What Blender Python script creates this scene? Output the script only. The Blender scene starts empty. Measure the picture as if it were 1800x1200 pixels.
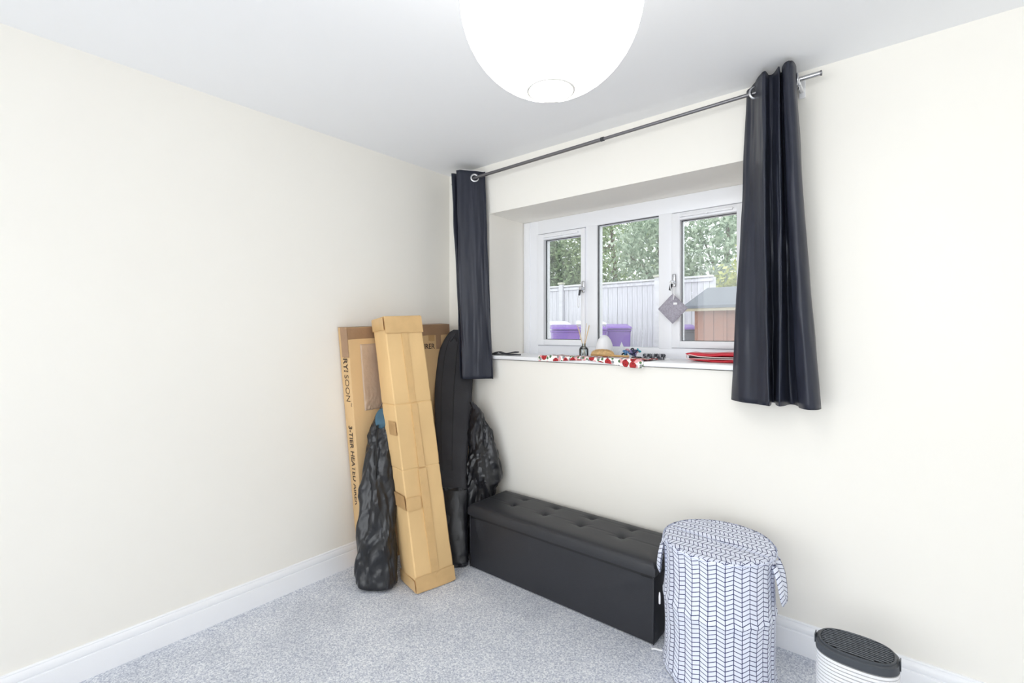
import bpy, bmesh, math, random
import numpy as np
from mathutils import Vector, Matrix, noise

random.seed(7)
rng = np.random.default_rng(11)
SC = bpy.context.scene
COL = SC.collection
PI = math.pi

# ------------------------------------------------------------------ camera, sky, lights, exposure
YAW = math.radians(39.278)
cam_d = bpy.data.cameras.new('camera')
cam = bpy.data.objects.new('camera', cam_d)
COL.objects.link(cam)
cam.location = (2.429, -2.286, 1.327)
cam.rotation_euler = (PI / 2, 0, YAW)
cam_d.sensor_width = 36.0
cam_d.lens = 16.8
cam_d.shift_y = -17.0 / 1800.0
cam_d.clip_start = 0.02
cam_d.clip_end = 200
SC.camera = cam

world = bpy.data.worlds.new('overcast_sky')
SC.world = world
world.use_nodes = True
bg = world.node_tree.nodes['Background']
bg.inputs[0].default_value = (0.93, 0.965, 1.0, 1)
bg.inputs[1].default_value = 2.2

def area_light(name, loc, rot, sx, sy, power, color):
    l = bpy.data.lights.new(name, 'AREA')
    l.shape = 'RECTANGLE'; l.size = sx; l.size_y = sy
    l.energy = power; l.color = color
    o = bpy.data.objects.new(name, l); COL.objects.link(o)
    o.location = loc; o.rotation_euler = rot
    return o

# added fill light, stands in for daylight through made-up doors behind the photographer
area_light('added_rear_fill', (1.925, -4.03, 1.19), (PI / 2, 0, 0), 3.6, 2.2, 43, (0.95, 0.975, 1.0))
LAMP_EMIT = 5.4

SC.view_settings.view_transform = 'Standard'
SC.view_settings.look = 'None'
SC.view_settings.gamma = 1.0
SC.view_settings.use_curve_mapping = False
SC.view_settings.exposure = 0.0
try:
    SC.cycles.use_denoising = True
    SC.cycles.max_bounces = 10
    SC.cycles.diffuse_bounces = 8
    SC.cycles.glossy_bounces = 3
    SC.cycles.transmission_bounces = 3
    SC.cycles.transparent_max_bounces = 12
    SC.cycles.sample_clamp_indirect = 6.0
    SC.cycles.caustics_reflective = False
    SC.cycles.caustics_refractive = False
    SC.cycles.use_adaptive_sampling = True
    SC.cycles.adaptive_threshold = 0.04
except Exception:
    pass

# ------------------------------------------------------------------ helpers
def srgb(r, g, b):
    def c(v):
        v /= 255.0
        return v / 12.92 if v <= 0.04045 else ((v + 0.055) / 1.055) ** 2.4
    return (c(r), c(g), c(b), 1.0)

MATS = {}
def mat(name, col, rough=0.6, metal=0.0, spec=0.5, var=0.0, vscale=8.0, bump=0.0, bscale=60.0, stretch=(1, 1, 1), **kw):
    """Principled material with a noise driven colour variation and fine relief."""
    if name in MATS: return MATS[name]
    m = bpy.data.materials.new(name); m.use_nodes = True
    nt = m.node_tree; N = nt.nodes; L = nt.links
    p = N['Principled BSDF']
    p.inputs['Base Color'].default_value = col
    p.inputs['Roughness'].default_value = rough
    p.inputs['Metallic'].default_value = metal
    p.inputs['Specular IOR Level'].default_value = spec
    for k, v in kw.items(): p.inputs[k].default_value = v
    if var > 0 or bump > 0:
        tc = N.new('ShaderNodeTexCoord'); mp = N.new('ShaderNodeMapping')
        mp.inputs['Scale'].default_value = stretch
        L.new(tc.outputs['Object'], mp.inputs['Vector'])
    if var > 0:
        n = N.new('ShaderNodeTexNoise'); n.inputs['Scale'].default_value = vscale; n.inputs['Detail'].default_value = 5
        L.new(mp.outputs[0], n.inputs['Vector'])
        r = N.new('ShaderNodeValToRGB')
        lo = [max(0, c * (1 - var)) for c in col[:3]] + [1]; hi = [min(1, c * (1 + var)) for c in col[:3]] + [1]
        r.color_ramp.elements[0].position = 0.3; r.color_ramp.elements[1].position = 0.7
        r.color_ramp.elements[0].color = lo; r.color_ramp.elements[1].color = hi
        L.new(n.outputs['Fac'], r.inputs['Fac']); L.new(r.outputs['Color'], p.inputs['Base Color'])
    if bump > 0:
        n2 = N.new('ShaderNodeTexNoise'); n2.inputs['Scale'].default_value = bscale; n2.inputs['Detail'].default_value = 4
        L.new(mp.outputs[0], n2.inputs['Vector'])
        b = N.new('ShaderNodeBump'); b.inputs['Strength'].default_value = bump; b.inputs['Distance'].default_value = 0.004
        L.new(n2.outputs['Fac'], b.inputs['Height']); L.new(b.outputs['Normal'], p.inputs['Normal'])
    MATS[name] = m
    return m

def wloc(o):
    v = Vector((0, 0, 0))
    while o is not None:
        v += o.location; o = o.parent
    return v

def tag(o, label=None, cat=None, group=None, kind=None):
    if label: o['label'] = label
    if cat: o['category'] = cat
    if group: o['group'] = group
    if kind: o['kind'] = kind
    return o

def thing(name, loc, label, cat, group=None, kind=None):
    o = bpy.data.objects.new(name, None); COL.objects.link(o)
    o.location = loc; o.empty_display_size = 0.1
    return tag(o, label, cat, group, kind)

def mesh(name, V, Fc, m, parent=None, smooth=None, kind=None, label=None, uv=None):
    """One mesh object from world coordinates; re-based on its parent, or on its own base when top-level."""
    V = np.asarray(V, float)
    if parent is not None: off = np.array(wloc(parent))
    else:
        lo, hi = V.min(0), V.max(0); off = np.array([(lo[0] + hi[0]) / 2, (lo[1] + hi[1]) / 2, lo[2]])
    me = bpy.data.meshes.new(name)
    me.from_pydata((V - off).tolist(), [], [list(map(int, f)) for f in Fc])
    if uv is not None:
        ul = me.uv_layers.new(name='UVMap'); uv = np.asarray(uv)
        li = np.empty(len(me.loops), int); me.loops.foreach_get('vertex_index', li)
        ul.data.foreach_set('uv', uv[li].astype(np.float32).ravel())
    bm = bmesh.new(); bm.from_mesh(me); bmesh.ops.recalc_face_normals(bm, faces=bm.faces); bm.to_mesh(me); bm.free()
    if smooth is not None:
        me.shade_smooth()
        if smooth < 179: me.set_sharp_from_angle(angle=math.radians(smooth))
    me.materials.append(m)
    o = bpy.data.objects.new(name, me); COL.objects.link(o)
    if parent is not None: o.parent = parent
    else: o.location = off
    if kind: o['kind'] = kind
    if label: o['label'] = label
    return o

class MB:
    """Collects shapes (world coordinates) into one mesh."""
    def __init__(s): s.V = []; s.F = []
    def add(s, V, Fc):
        n = len(s.V); s.V += [tuple(v) for v in V]; s.F += [[i + n for i in f] for f in Fc]; return s
    def box(s, x0, x1, y0, y1, z0, z1):
        V = [(x, y, z) for z in (z0, z1) for y in (y0, y1) for x in (x0, x1)]
        return s.add(V, HEXF)
    def hexa(s, P): return s.add(P, HEXF)
    def bbox(s, x0, x1, y0, y1, z0, z1, b=0.004, seg=2):
        return s.bhexa([(x, y, z) for z in (z0, z1) for y in (y0, y1) for x in (x0, x1)], b, seg)
    def bhexa(s, P, b=0.004, seg=2):
        bm = bmesh.new(); vs = [bm.verts.new(p) for p in P]
        for f in HEXF: bm.faces.new([vs[i] for i in f])
        bmesh.ops.recalc_face_normals(bm, faces=bm.faces)
        bmesh.ops.bevel(bm, geom=list(bm.edges), offset=b, segments=seg, profile=0.5, affect='EDGES', clamp_overlap=True)
        bm.verts.index_update()
        V = [tuple(v.co) for v in bm.verts]; Fc = [[v.index for v in f.verts] for f in bm.faces]; bm.free()
        return s.add(V, Fc)
    def tube(s, pts, r, n=8, closed=False, cap=True):
        pts = [Vector(p) for p in pts]; k = len(pts)
        rs = r if hasattr(r, '__len__') else [r] * k
        V = []; up = None
        for i, p in enumerate(pts):
            a = pts[(i - 1) % k] if (closed or i > 0) else p
            b = pts[(i + 1) % k] if (closed or i < k - 1) else p
            t = (b - a).normalized()
            if up is None:
                up = Vector((0, 0, 1)) if abs(t.z) < 0.9 else Vector((1, 0, 0))
            u = (up - t * up.dot(t))
            if u.length < 1e-6: u = t.orthogonal()
            u.normalize(); up = u; w = t.cross(u)
            for j in range(n):
                q = 2 * PI * j / n; V.append(p + (u * math.cos(q) + w * math.sin(q)) * rs[i])
        Fc = []
        for i in range(k if closed else k - 1):
            i2 = (i + 1) % k
            for j in range(n): Fc.append([i * n + j, i * n + (j + 1) % n, i2 * n + (j + 1) % n, i2 * n + j])
        if cap and not closed: Fc += [list(range(n))[::-1], [(k - 1) * n + j for j in range(n)]]
        return s.add(V, Fc)
    def lathe(s, prof, c=(0, 0, 0), n=32, axis='z', cap=True):
        V = []; k = len(prof)
        for r, h in prof:
            for j in range(n):
                q = 2 * PI * j / n; a, b = r * math.cos(q), r * math.sin(q)
                V.append({'z': (c[0] + a, c[1] + b, c[2] + h), 'x': (c[0] + h, c[1] + a, c[2] + b), 'y': (c[0] + a, c[1] + h, c[2] + b)}[axis])
        Fc = [[i * n + j, i * n + (j + 1) % n, (i + 1) * n + (j + 1) % n, (i + 1) * n + j] for i in range(k - 1) for j in range(n)]
        if cap:
            if prof[0][0] > 1e-6: Fc.append(list(range(n))[::-1])
            if prof[-1][0] > 1e-6: Fc.append([(k - 1) * n + j for j in range(n)])
        return s.add(V, Fc)
    def build(s, name, m, parent=None, smooth=None, kind=None, label=None):
        return mesh(name, s.V, s.F, m, parent, smooth, kind, label)

HEXF = [[0, 2, 3, 1], [4, 5, 7, 6], [0, 1, 5, 4], [2, 6, 7, 3], [0, 4, 6, 2], [1, 3, 7, 5]]

def grid_faces(nu, nv, cu=False, cv=False):
    Fc = []
    for i in range(nu if cu else nu - 1):
        for j in range(nv if cv else nv - 1):
            i2, j2 = (i + 1) % nu, (j + 1) % nv
            Fc.append([i * nv + j, i2 * nv + j, i2 * nv + j2, i * nv + j2])
    return Fc

def catmull(P, n):
    P = np.asarray(P, float); k = len(P)
    Q = np.vstack([2 * P[0] - P[1], P, 2 * P[-1] - P[-2]])
    out = []
    for t in np.linspace(0, k - 1 - 1e-9, n):
        i = int(t); u = t - i
        a, b, c, d = Q[i], Q[i + 1], Q[i + 2], Q[i + 3]
        out.append(0.5 * ((2 * b) + (-a + c) * u + (2 * a - 5 * b + 4 * c - d) * u * u + (-a + 3 * b - 3 * c + d) * u ** 3))
    return np.array(out)

def ridge(p, sc, seed=0.0):
    v = Vector((p[0] * sc[0] + seed, p[1] * sc[1] + seed * 1.7, p[2] * sc[2] - seed))
    a = 1 - abs(noise.noise(v)) * 2.2
    b = 1 - abs(noise.noise(v * 2.1 + Vector((5, 3, 1)))) * 2.2
    return a * 0.62 + b * 0.38

_cr = np.random.default_rng(5)
_DIR = _cr.normal(0, 1, (10, 3)); _DIR /= np.linalg.norm(_DIR, axis=1)[:, None]; _PH = _cr.uniform(0, 2, 10)
def crumple(p, sc, seed=0.0):
    """Sharp creased relief: warped triangle waves in random directions."""
    q = np.array([p[0] * sc[0] + seed, p[1] * sc[1] - seed, p[2] * sc[2] + seed * 0.3])
    n1 = noise.noise(Vector(q * 0.35)); n2 = noise.noise(Vector(q * 0.35 + 7.3))
    q = q + np.array([n1, n2, n1 - n2]) * 1.1
    h = 0.0; a = 1.0; f = 0.50; tot = 0
    for i in range(10):
        t = (q @ _DIR[i]) * f + _PH[i]
        w = 0.5 + 0.9 * max(-0.4, noise.noise(Vector(q * 0.5 + i * 3.1)))
        h += a * w * (abs((t % 2.0) - 1.0)); tot += a
        a *= 0.80; f *= 1.24
    return h / tot * 2.0

def loft(stations, nseg=56, nring=64, amp=0.01, sc=(14, 14, 9), seed=0.0, flat=None, ex=2.6):
    """Closed soft body: stations = (centre, u-half, v-half, angle). u lies across, v fore and aft."""
    S = np.array([[*c, a, b, q] for c, a, b, q in stations], float)
    S = catmull(S, nring)
    V = []
    for k in range(nring):
        c = S[k, :3]; a, b, q = S[k, 3:]
        u = np.array([math.cos(q), math.sin(q), 0]); v = np.array([-math.sin(q), math.cos(q), 0])
        for j in range(nseg):
            t = 2 * PI * j / nseg
            ct, st = math.cos(t), math.sin(t)
            e = 2.0 / ex
            du = u * (a * math.copysign(abs(ct) ** e, ct)); dv = v * (b * math.copysign(abs(st) ** e, st))
            n = u * ct / max(a, 1e-3) + v * st / max(b, 1e-3); n /= np.linalg.norm(n)
            p = c + du + dv
            A = amp(k / (nring - 1)) if callable(amp) else amp
            d = (crumple(p, sc, seed) - 0.5) * A
            p = p + n * d + np.array([0, 0, 0.5 * d])
            p[2] = max(p[2], 0.003)
            V.append(p)
    Fc = grid_faces(nring, nseg, cv=True)
    V.append(S[0, :3]); V.append(S[-1, :3])
    i0, i1 = len(V) - 2, len(V) - 1
    Fc += [[i0, (j + 1) % nseg, j] for j in range(nseg)]
    Fc += [[i1, (nring - 1) * nseg + j, (nring - 1) * nseg + (j + 1) % nseg] for j in range(nseg)]
    return V, Fc

def text_mesh(name, s, size, origin, xdir, ydir, m, parent, bold=0.0, align='LEFT', depth=0.0006, label=None):
    cu = bpy.data.curves.new(name, 'FONT'); cu.body = s; cu.size = size; cu.offset = bold; cu.align_x = align
    cu.extrude = 0.0; cu.resolution_u = 4
    tmp = bpy.data.objects.new('tmp', cu); COL.objects.link(tmp)
    dg = bpy.context.evaluated_depsgraph_get(); dg.update()
    me0 = bpy.data.meshes.new_from_object(tmp.evaluated_get(dg))
    V = np.array([v.co[:] for v in me0.vertices]); Fc = [list(p.vertices) for p in me0.polygons]
    bpy.data.objects.remove(tmp); bpy.data.curves.remove(cu); bpy.data.meshes.remove(me0)
    X = np.array(xdir, float); X /= np.linalg.norm(X)
    Y = np.array(ydir, float); Y -= X * (X @ Y); Y /= np.linalg.norm(Y); Z = np.cross(X, Y)
    W = np.array(origin) + V[:, :1] * X + V[:, 1:2] * Y + Z * depth
    me = bpy.data.meshes.new(name); off = np.array(wloc(parent))
    me.from_pydata((W - off).tolist(), [], Fc); me.materials.append(m)
    o = bpy.data.objects.new(name, me); COL.objects.link(o); o.parent = parent
    if label: o['label'] = label
    return o

# ------------------------------------------------------------------ materials
M_wall = mat('cream_wall_paint', srgb(242, 239, 232), 0.75, spec=0.25, var=0.012, vscale=1.5)
M_ceil = mat('white_ceiling_paint', srgb(243, 244, 246), 0.8, spec=0.2, var=0.01, vscale=1.2)
M_gloss = mat('white_gloss_woodwork', srgb(243, 244, 247), 0.32, spec=0.5, var=0.01, vscale=3)
M_upvc = mat('white_window_plastic', srgb(240, 241, 245), 0.28, spec=0.5, var=0.008, vscale=3)
M_gasket = mat('black_rubber_gasket', srgb(58, 60, 64), 0.6, var=0.1)
M_satin = mat('navy_black_satin', srgb(42, 45, 57), 0.39, spec=0.38, var=0.12, vscale=5, bump=0.2, bscale=14, stretch=(2, 2, 0.6))
M_lining = mat('white_lining', srgb(232, 232, 230), 0.8, var=0.02)
M_chrome = mat('brushed_chrome', srgb(205, 206, 210), 0.25, metal=1.0, var=0.05, vscale=20)
M_rod = mat('gunmetal_rod', srgb(128, 127, 130), 0.35, metal=0.85, var=0.06, vscale=10, stretch=(0.3, 8, 8))
M_rodend = mat('polished_rod_end', srgb(190, 190, 192), 0.25, metal=0.9, var=0.05, vscale=12)
M_white_plastic = mat('white_plastic', srgb(238, 238, 240), 0.4, var=0.01)
M_card = mat('cardboard_tan', srgb(224, 189, 137), 0.72, spec=0.25, var=0.07, vscale=5, bump=0.12, bscale=30, stretch=(1, 1, 0.35))
M_card2 = mat('cardboard_brown', srgb(212, 178, 132), 0.74, spec=0.25, var=0.07, vscale=5, bump=0.12, bscale=30, stretch=(1, 1, 0.35))
M_tape = mat('brown_parcel_tape', srgb(190, 152, 104), 0.33, spec=0.5, var=0.08, vscale=14, bump=0.25, bscale=40)
M_tape2 = mat('dull_brown_tape', srgb(158, 126, 98), 0.3, spec=0.5, var=0.08, vscale=14, bump=0.25, bscale=40)
M_tape3 = mat('tan_clear_tape', srgb(214, 177, 124), 0.3, spec=0.55, var=0.06, vscale=14, bump=0.2, bscale=40)
M_wrap = mat('clear_plastic_pouch', srgb(196, 172, 150), 0.16, spec=0.7, var=0.05, vscale=9, bump=0.7, bscale=32)
M_ink = mat('dark_print_ink', srgb(62, 48, 40), 0.7, var=0.05)
M_nylon = mat('crinkled_black_nylon', srgb(31, 32, 36), 0.28, spec=0.5, var=0.15, vscale=12, bump=0.35, bscale=40)
M_canvas = mat('charcoal_canvas', srgb(54, 54, 58), 0.7, spec=0.3, var=0.08, vscale=9, bump=0.2, bscale=160)
M_binbag = mat('shiny_black_plastic', srgb(34, 35, 40), 0.30, spec=0.45, var=0.15, vscale=9, bump=0.5, bscale=24)
M_teal = mat('teal_fabric', srgb(62, 98, 118), 0.7, var=0.15, vscale=22, bump=0.3, bscale=60)
M_vinyl = mat('black_faux_leather', srgb(40, 41, 46), 0.44, spec=0.5, var=0.05, vscale=7, bump=0.22, bscale=420)
M_seam = mat('dark_seam', srgb(26, 27, 30), 0.6, var=0.05)
M_dark = mat('charcoal_plastic', srgb(66, 70, 76), 0.42, var=0.05, vscale=12)
M_darker = mat('black_plastic', srgb(40, 42, 46), 0.45, var=0.05, vscale=12)
M_cord = mat('white_cotton_cord', srgb(240, 240, 242), 0.8, var=0.03, vscale=40)
M_strip = mat('black_fabric_strip', srgb(48, 50, 56), 0.6, var=0.12, vscale=30)
M_red = mat('red_pouch_fabric', srgb(196, 34, 52), 0.45, var=0.16, vscale=18, bump=0.3, bscale=50)
M_pipe = mat('pale_piping', srgb(236, 214, 210), 0.6, var=0.03)
M_bristle = mat('tan_bristles', srgb(206, 172, 122), 0.9, var=0.2, vscale=90, bump=0.8, bscale=220)
M_wood = mat('beech_wood', srgb(214, 172, 116), 0.45, var=0.14, vscale=18, stretch=(0.6, 6, 6))
M_reed = mat('rattan_reed', srgb(224, 198, 158), 0.7, var=0.1, vscale=40)
M_porc = mat('white_matte_ceramic', srgb(242, 243, 246), 0.5, var=0.01)
M_milk = bpy.data.materials.new('milky_white_glass'); M_milk.use_nodes = True
_nt = M_milk.node_tree; _p = _nt.nodes['Principled BSDF']; _p.inputs['Base Color'].default_value = srgb(248, 249, 252); _p.inputs['Roughness'].default_value = 0.3
_tr = _nt.nodes.new('ShaderNodeBsdfTranslucent'); _tr.inputs[0].default_value = srgb(250, 251, 254)
_mx = _nt.nodes.new('ShaderNodeMixShader'); _mx.inputs[0].default_value = 0.6
_nt.links.new(_p.outputs[0], _mx.inputs[1]); _nt.links.new(_tr.outputs[0], _mx.inputs[2]); _nt.links.new(_mx.outputs[0], _nt.nodes['Material Output'].inputs[0])
M_sachet = mat('grey_woven_linen', srgb(166, 162, 173), 0.9, var=0.2, vscale=140, bump=0.5, bscale=300)
M_fence = mat('silvered_timber', srgb(206, 205, 211), 0.85, var=0.16, vscale=6, bump=0.3, bscale=30, stretch=(6, 6, 0.5))
M_fence2 = mat('silvered_timber_light', srgb(214, 213, 216), 0.85, var=0.1, vscale=6, stretch=(1, 6, 6))
M_cap = mat('greenish_post_cap', srgb(196, 196, 178), 0.85, var=0.12, vscale=10)
M_purple = mat('purple_bin_plastic', srgb(120, 82, 168), 0.42, var=0.06, vscale=6)
M_greybin = mat('slate_bin_plastic', srgb(96, 100, 110), 0.5, var=0.06, vscale=6)
M_palebin = mat('pale_grey_plastic', srgb(222, 224, 228), 0.4, var=0.04, vscale=6)
M_shed = mat('red_brown_stained_wood', srgb(140, 90, 68), 0.75, var=0.14, vscale=7, stretch=(1, 1, 7))
M_felt = mat('grey_roof_felt', srgb(104, 108, 116), 0.85, var=0.12, vscale=12, bump=0.3, bscale=120)
M_fascia = mat('pale_shed_trim', srgb(170, 160, 138), 0.8, var=0.08)
M_bark = mat('grey_brown_bark', srgb(120, 108, 96), 0.9, var=0.25, vscale=12)
M_gravel = mat('pale_paving', srgb(190, 188, 184), 0.9, var=0.12, vscale=8, bump=0.3, bscale=60)

M_hem = mat('pale_blue_hem', srgb(206, 212, 232), 0.8, var=0.04)
def carpet_mat():
    m = bpy.data.materials.new('blue_grey_carpet'); m.use_nodes = True
    nt = m.node_tree; N = nt.nodes; L = nt.links; p = N['Principled BSDF']
    p.inputs['Roughness'].default_value = 0.95; p.inputs['Specular IOR Level'].default_value = 0.1
    p.inputs['Sheen Weight'].default_value = 0.15
    tc = N.new('ShaderNodeTexCoord')
    def nz(scale, detail, rough=0.5):
        n = N.new('ShaderNodeTexNoise'); n.inputs['Scale'].default_value = scale; n.inputs['Detail'].default_value = detail
        n.inputs['Roughness'].default_value = rough; L.new(tc.outputs['Object'], n.inputs['Vector']); return n
    fine = nz(165, 3, 0.75); big = nz(4.5, 4, 0.6)
    r = N.new('ShaderNodeValToRGB'); cr = r.color_ramp
    cr.elements[0].position = 0.36; cr.elements[1].position = 0.64
    cr.elements[0].color = srgb(164, 171, 190); cr.elements[1].color = srgb(250, 252, 255)
    L.new(fine.outputs['Fac'], r.inputs['Fac'])
    r2 = N.new('ShaderNodeValToRGB'); c2 = r2.color_ramp
    c2.elements[0].position = 0.36; c2.elements[1].position = 0.58
    c2.elements[0].color = (0.84, 0.85, 0.87, 1); c2.elements[1].color = (1, 1, 1, 1)
    L.new(big.outputs['Fac'], r2.inputs['Fac'])
    mx = N.new('ShaderNodeMix'); mx.data_type = 'RGBA'; mx.blend_type = 'MULTIPLY'; mx.inputs['Factor'].default_value = 0.8
    L.new(r.outputs['Color'], mx.inputs[6]); L.new(r2.outputs['Color'], mx.inputs[7])
    L.new(mx.outputs[2], p.inputs['Base Color'])
    b = N.new('ShaderNodeBump'); b.inputs['Strength'].default_value = 0.7; b.inputs['Distance'].default_value = 0.004
    L.new(fine.outputs['Fac'], b.inputs['Height']); L.new(b.outputs['Normal'], p.inputs['Normal'])
    return m
M_carpet = carpet_mat()

def glass_mat(name, refl=0.06, tint=(0.97, 0.985, 0.98, 1), haze=0.0):
    m = bpy.data.materials.new(name); m.use_nodes = True
    nt = m.node_tree; N = nt.nodes; L = nt.links; N.clear()
    out = N.new('ShaderNodeOutputMaterial'); t = N.new('ShaderNodeBsdfTransparent'); g = N.new('ShaderNodeBsdfGlossy')
    t.inputs[0].default_value = tint; g.inputs['Roughness'].default_value = 0.02
    fr = N.new('ShaderNodeFresnel'); fr.inputs[0].default_value = 1.45
    mx = N.new('ShaderNodeMixShader')
    mul = N.new('ShaderNodeMath'); mul.operation = 'MULTIPLY'; mul.inputs[1].default_value = refl / 0.04
    L.new(fr.outputs[0], mul.inputs[0]); L.new(mul.outputs[0], mx.inputs[0])
    L.new(t.outputs[0], mx.inputs[1]); L.new(g.outputs[0], mx.inputs[2])
    last = mx
    if haze > 0:      # pale translucent haze mixed into the glass, varied by noise
        df = N.new('ShaderNodeBsdfTranslucent'); df.inputs[0].default_value = (0.95, 0.96, 1, 1)
        tc = N.new('ShaderNodeTexCoord'); n = N.new('ShaderNodeTexNoise'); n.inputs['Scale'].default_value = 5; n.inputs['Detail'].default_value = 6
        L.new(tc.outputs['Object'], n.inputs['Vector'])
        mm = N.new('ShaderNodeMath'); mm.operation = 'MULTIPLY'; mm.inputs[1].default_value = haze * 2
        L.new(n.outputs['Fac'], mm.inputs[0])
        m2 = N.new('ShaderNodeMixShader'); L.new(mm.outputs[0], m2.inputs[0]); L.new(mx.outputs[0], m2.inputs[1]); L.new(df.outputs[0], m2.inputs[2]); last = m2
    L.new(last.outputs[0], out.inputs[0])
    return m
M_glass = glass_mat('window_glass', 0.05, haze=0.05)
M_plain = glass_mat('added_door_glass', 0.04, (0.98, 0.99, 0.985, 1))
M_clear = glass_mat('clear_bottle_glass', 0.08, (0.9, 0.93, 0.93, 1))

def leaf_mat(name, c1, c2):
    m = bpy.data.materials.new(name); m.use_nodes = True
    nt = m.node_tree; N = nt.nodes; L = nt.links; p = N['Principled BSDF']
    p.inputs['Roughness'].default_value = 0.55
    g = N.new('ShaderNodeNewGeometry'); r = N.new('ShaderNodeValToRGB')
    r.color_ramp.elements[0].color = c1; r.color_ramp.elements[1].color = c2
    L.new(g.outputs['Random Per Island'], r.inputs['Fac']); L.new(r.outputs['Color'], p.inputs['Base Color'])
    tr = N.new('ShaderNodeBsdfTranslucent'); L.new(r.outputs['Color'], tr.inputs[0])
    mx = N.new('ShaderNodeMixShader'); mx.inputs[0].default_value = 0.35
    L.new(p.outputs[0], mx.inputs[1]); L.new(tr.outputs[0], mx.inputs[2]); L.new(mx.outputs[0], N['Material Output'].inputs[0])
    return m
M_leafA = leaf_mat('mid_green_leaves', srgb(112, 138, 92), srgb(206, 222, 172))
M_leafB = leaf_mat('grey_green_leaves', srgb(126, 150, 124), srgb(214, 226, 204))
M_leafC = leaf_mat('yellow_green_leaves', srgb(150, 162, 84), srgb(226, 226, 150))
M_leafD = leaf_mat('dark_green_leaves', srgb(88, 112, 84), srgb(170, 190, 146))

M_slat = mat('mid_grey_slats', srgb(98, 102, 108), 0.45, var=0.05)
M_pit = mat('black_void', srgb(14, 15, 17), 0.8, var=0.05)
def uv_pattern(name, base, line, build):
    """Material with a printed pattern on UV metres: build(node helper) returns the mask socket."""
    m = bpy.data.materials.new(name); m.use_nodes = True
    nt = m.node_tree; N = nt.nodes; L = nt.links; p = N['Principled BSDF']
    p.inputs['Roughness'].default_value = 0.8; p.inputs['Specular IOR Level'].default_value = 0.2
    uvn = N.new('ShaderNodeUVMap'); sep = N.new('ShaderNodeSeparateXYZ'); L.new(uvn.outputs[0], sep.inputs[0])
    def M(op, a, b=None, c=None):
        n = N.new('ShaderNodeMath'); n.operation = op
        for i, v in enumerate((a, b, c)):
            if v is None: continue
            if isinstance(v, (int, float)): n.inputs[i].default_value = v
            else: L.new(v, n.inputs[i])
        return n.outputs[0]
    mask = build(M, sep.outputs[0], sep.outputs[1])
    mx = N.new('ShaderNodeMix'); mx.data_type = 'RGBA'
    mx.inputs[6].default_value = base; mx.inputs[7].default_value = line
    L.new(mask, mx.inputs[0]); L.new(mx.outputs[2], p.inputs['Base Color'])
    return m

def chevron(M, u, v):
    cw, sp, sl = 0.0285, 0.0165, 0.0125
    uu = M('DIVIDE', u, cw)
    tri = M('PINGPONG', uu, 1.0)                     # 0..1..0 across two columns
    vv = M('DIVIDE', M('ADD', v, M('MULTIPLY', tri, sl)), sp)
    f = M('FRACT', vv)
    diag = M('LESS_THAN', f, 0.17)
    col = M('LESS_THAN', M('FRACT', uu), 0.095)
    return M('MAXIMUM', diag, col)
M_chev = uv_pattern('navy_herringbone_print', srgb(228, 232, 245), srgb(38, 44, 92), chevron)

# ------------------------------------------------------------------ room shell
H = 2.40; XR = 3.85; YB = -4.05
RX0, RX1, RZ0, RZ1, RY = 0.372, 1.935, 1.150, 2.085, 0.36     # window recess
WT = 0.52                                                     # window wall thickness

def struct(o, label=None):
    o['kind'] = 'structure'
    if label: o['label'] = label
    return o

struct(MB().box(0, XR, YB, 0, -0.1, 0).build('floor', M_carpet), 'blue-grey speckled carpet floor')
struct(MB().box(-0.2, XR + 0.2, YB - 0.2, WT, H, H + 0.15).build('ceiling', M_ceil), 'plain white painted ceiling')
struct(MB().box(-0.2, 0, YB - 0.2, WT, -0.1, H).build('wall_left', M_wall), 'cream wall on the left')
struct(MB().box(XR, XR + 0.2, YB - 0.2, WT, -0.1, H).build('wall_right', M_wall), 'cream wall out of view on the right')
w = MB()
w.box(0, RX0, 0, WT, -0.1, H).box(RX1, XR, 0, WT, -0.1, H)
w.box(RX0, RX1, 0, WT, -0.1, RZ0).box(RX0, RX1, 0, WT, RZ1, H)
struct(w.build('wall_back', M_wall), 'cream window wall with a deep recess')
w = MB()                                                      # unseen wall behind the photographer, opened wide for the added doors
w.box(0, 0.09, YB - 0.2, YB, -0.1, H).box(3.76, XR, YB - 0.2, YB, -0.1, H).box(0.09, 3.76, YB - 0.2, YB, 2.345, H).box(0.09, 3.76, YB - 0.2, YB, -0.1, 0.03)
struct(w.build('wall_front', M_wall), 'cream wall behind the camera')
D2 = thing('added_rear_doors', (1.92, YB - 0.1, 0.03), 'added wide white glazed doors behind the camera for fill light', None, kind='structure')  # unseen doors, added to bring fill light into the room
for k in range(5):
    x = 0.09 + k * (3.67 - 0.06) / 4
    MB().bbox(x, x + 0.06, YB - 0.16, YB - 0.09, 0.03, 2.345, 0.004).build('mullion', M_upvc, D2, 40)
    if k < 4:
        MB().box(x + 0.055, x + 0.06 + 0.8475, YB - 0.13, YB - 0.124, 0.08, 2.30).build('pane', M_plain, D2)
MB().bbox(0.09, 3.76, YB - 0.16, YB - 0.09, 0.03, 0.09, 0.004).build('frame_rail', M_upvc, D2, 40)
MB().bbox(0.09, 3.76, YB - 0.16, YB - 0.09, 2.285, 2.345, 0.004).build('frame_rail', M_upvc, D2, 40)

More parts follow.
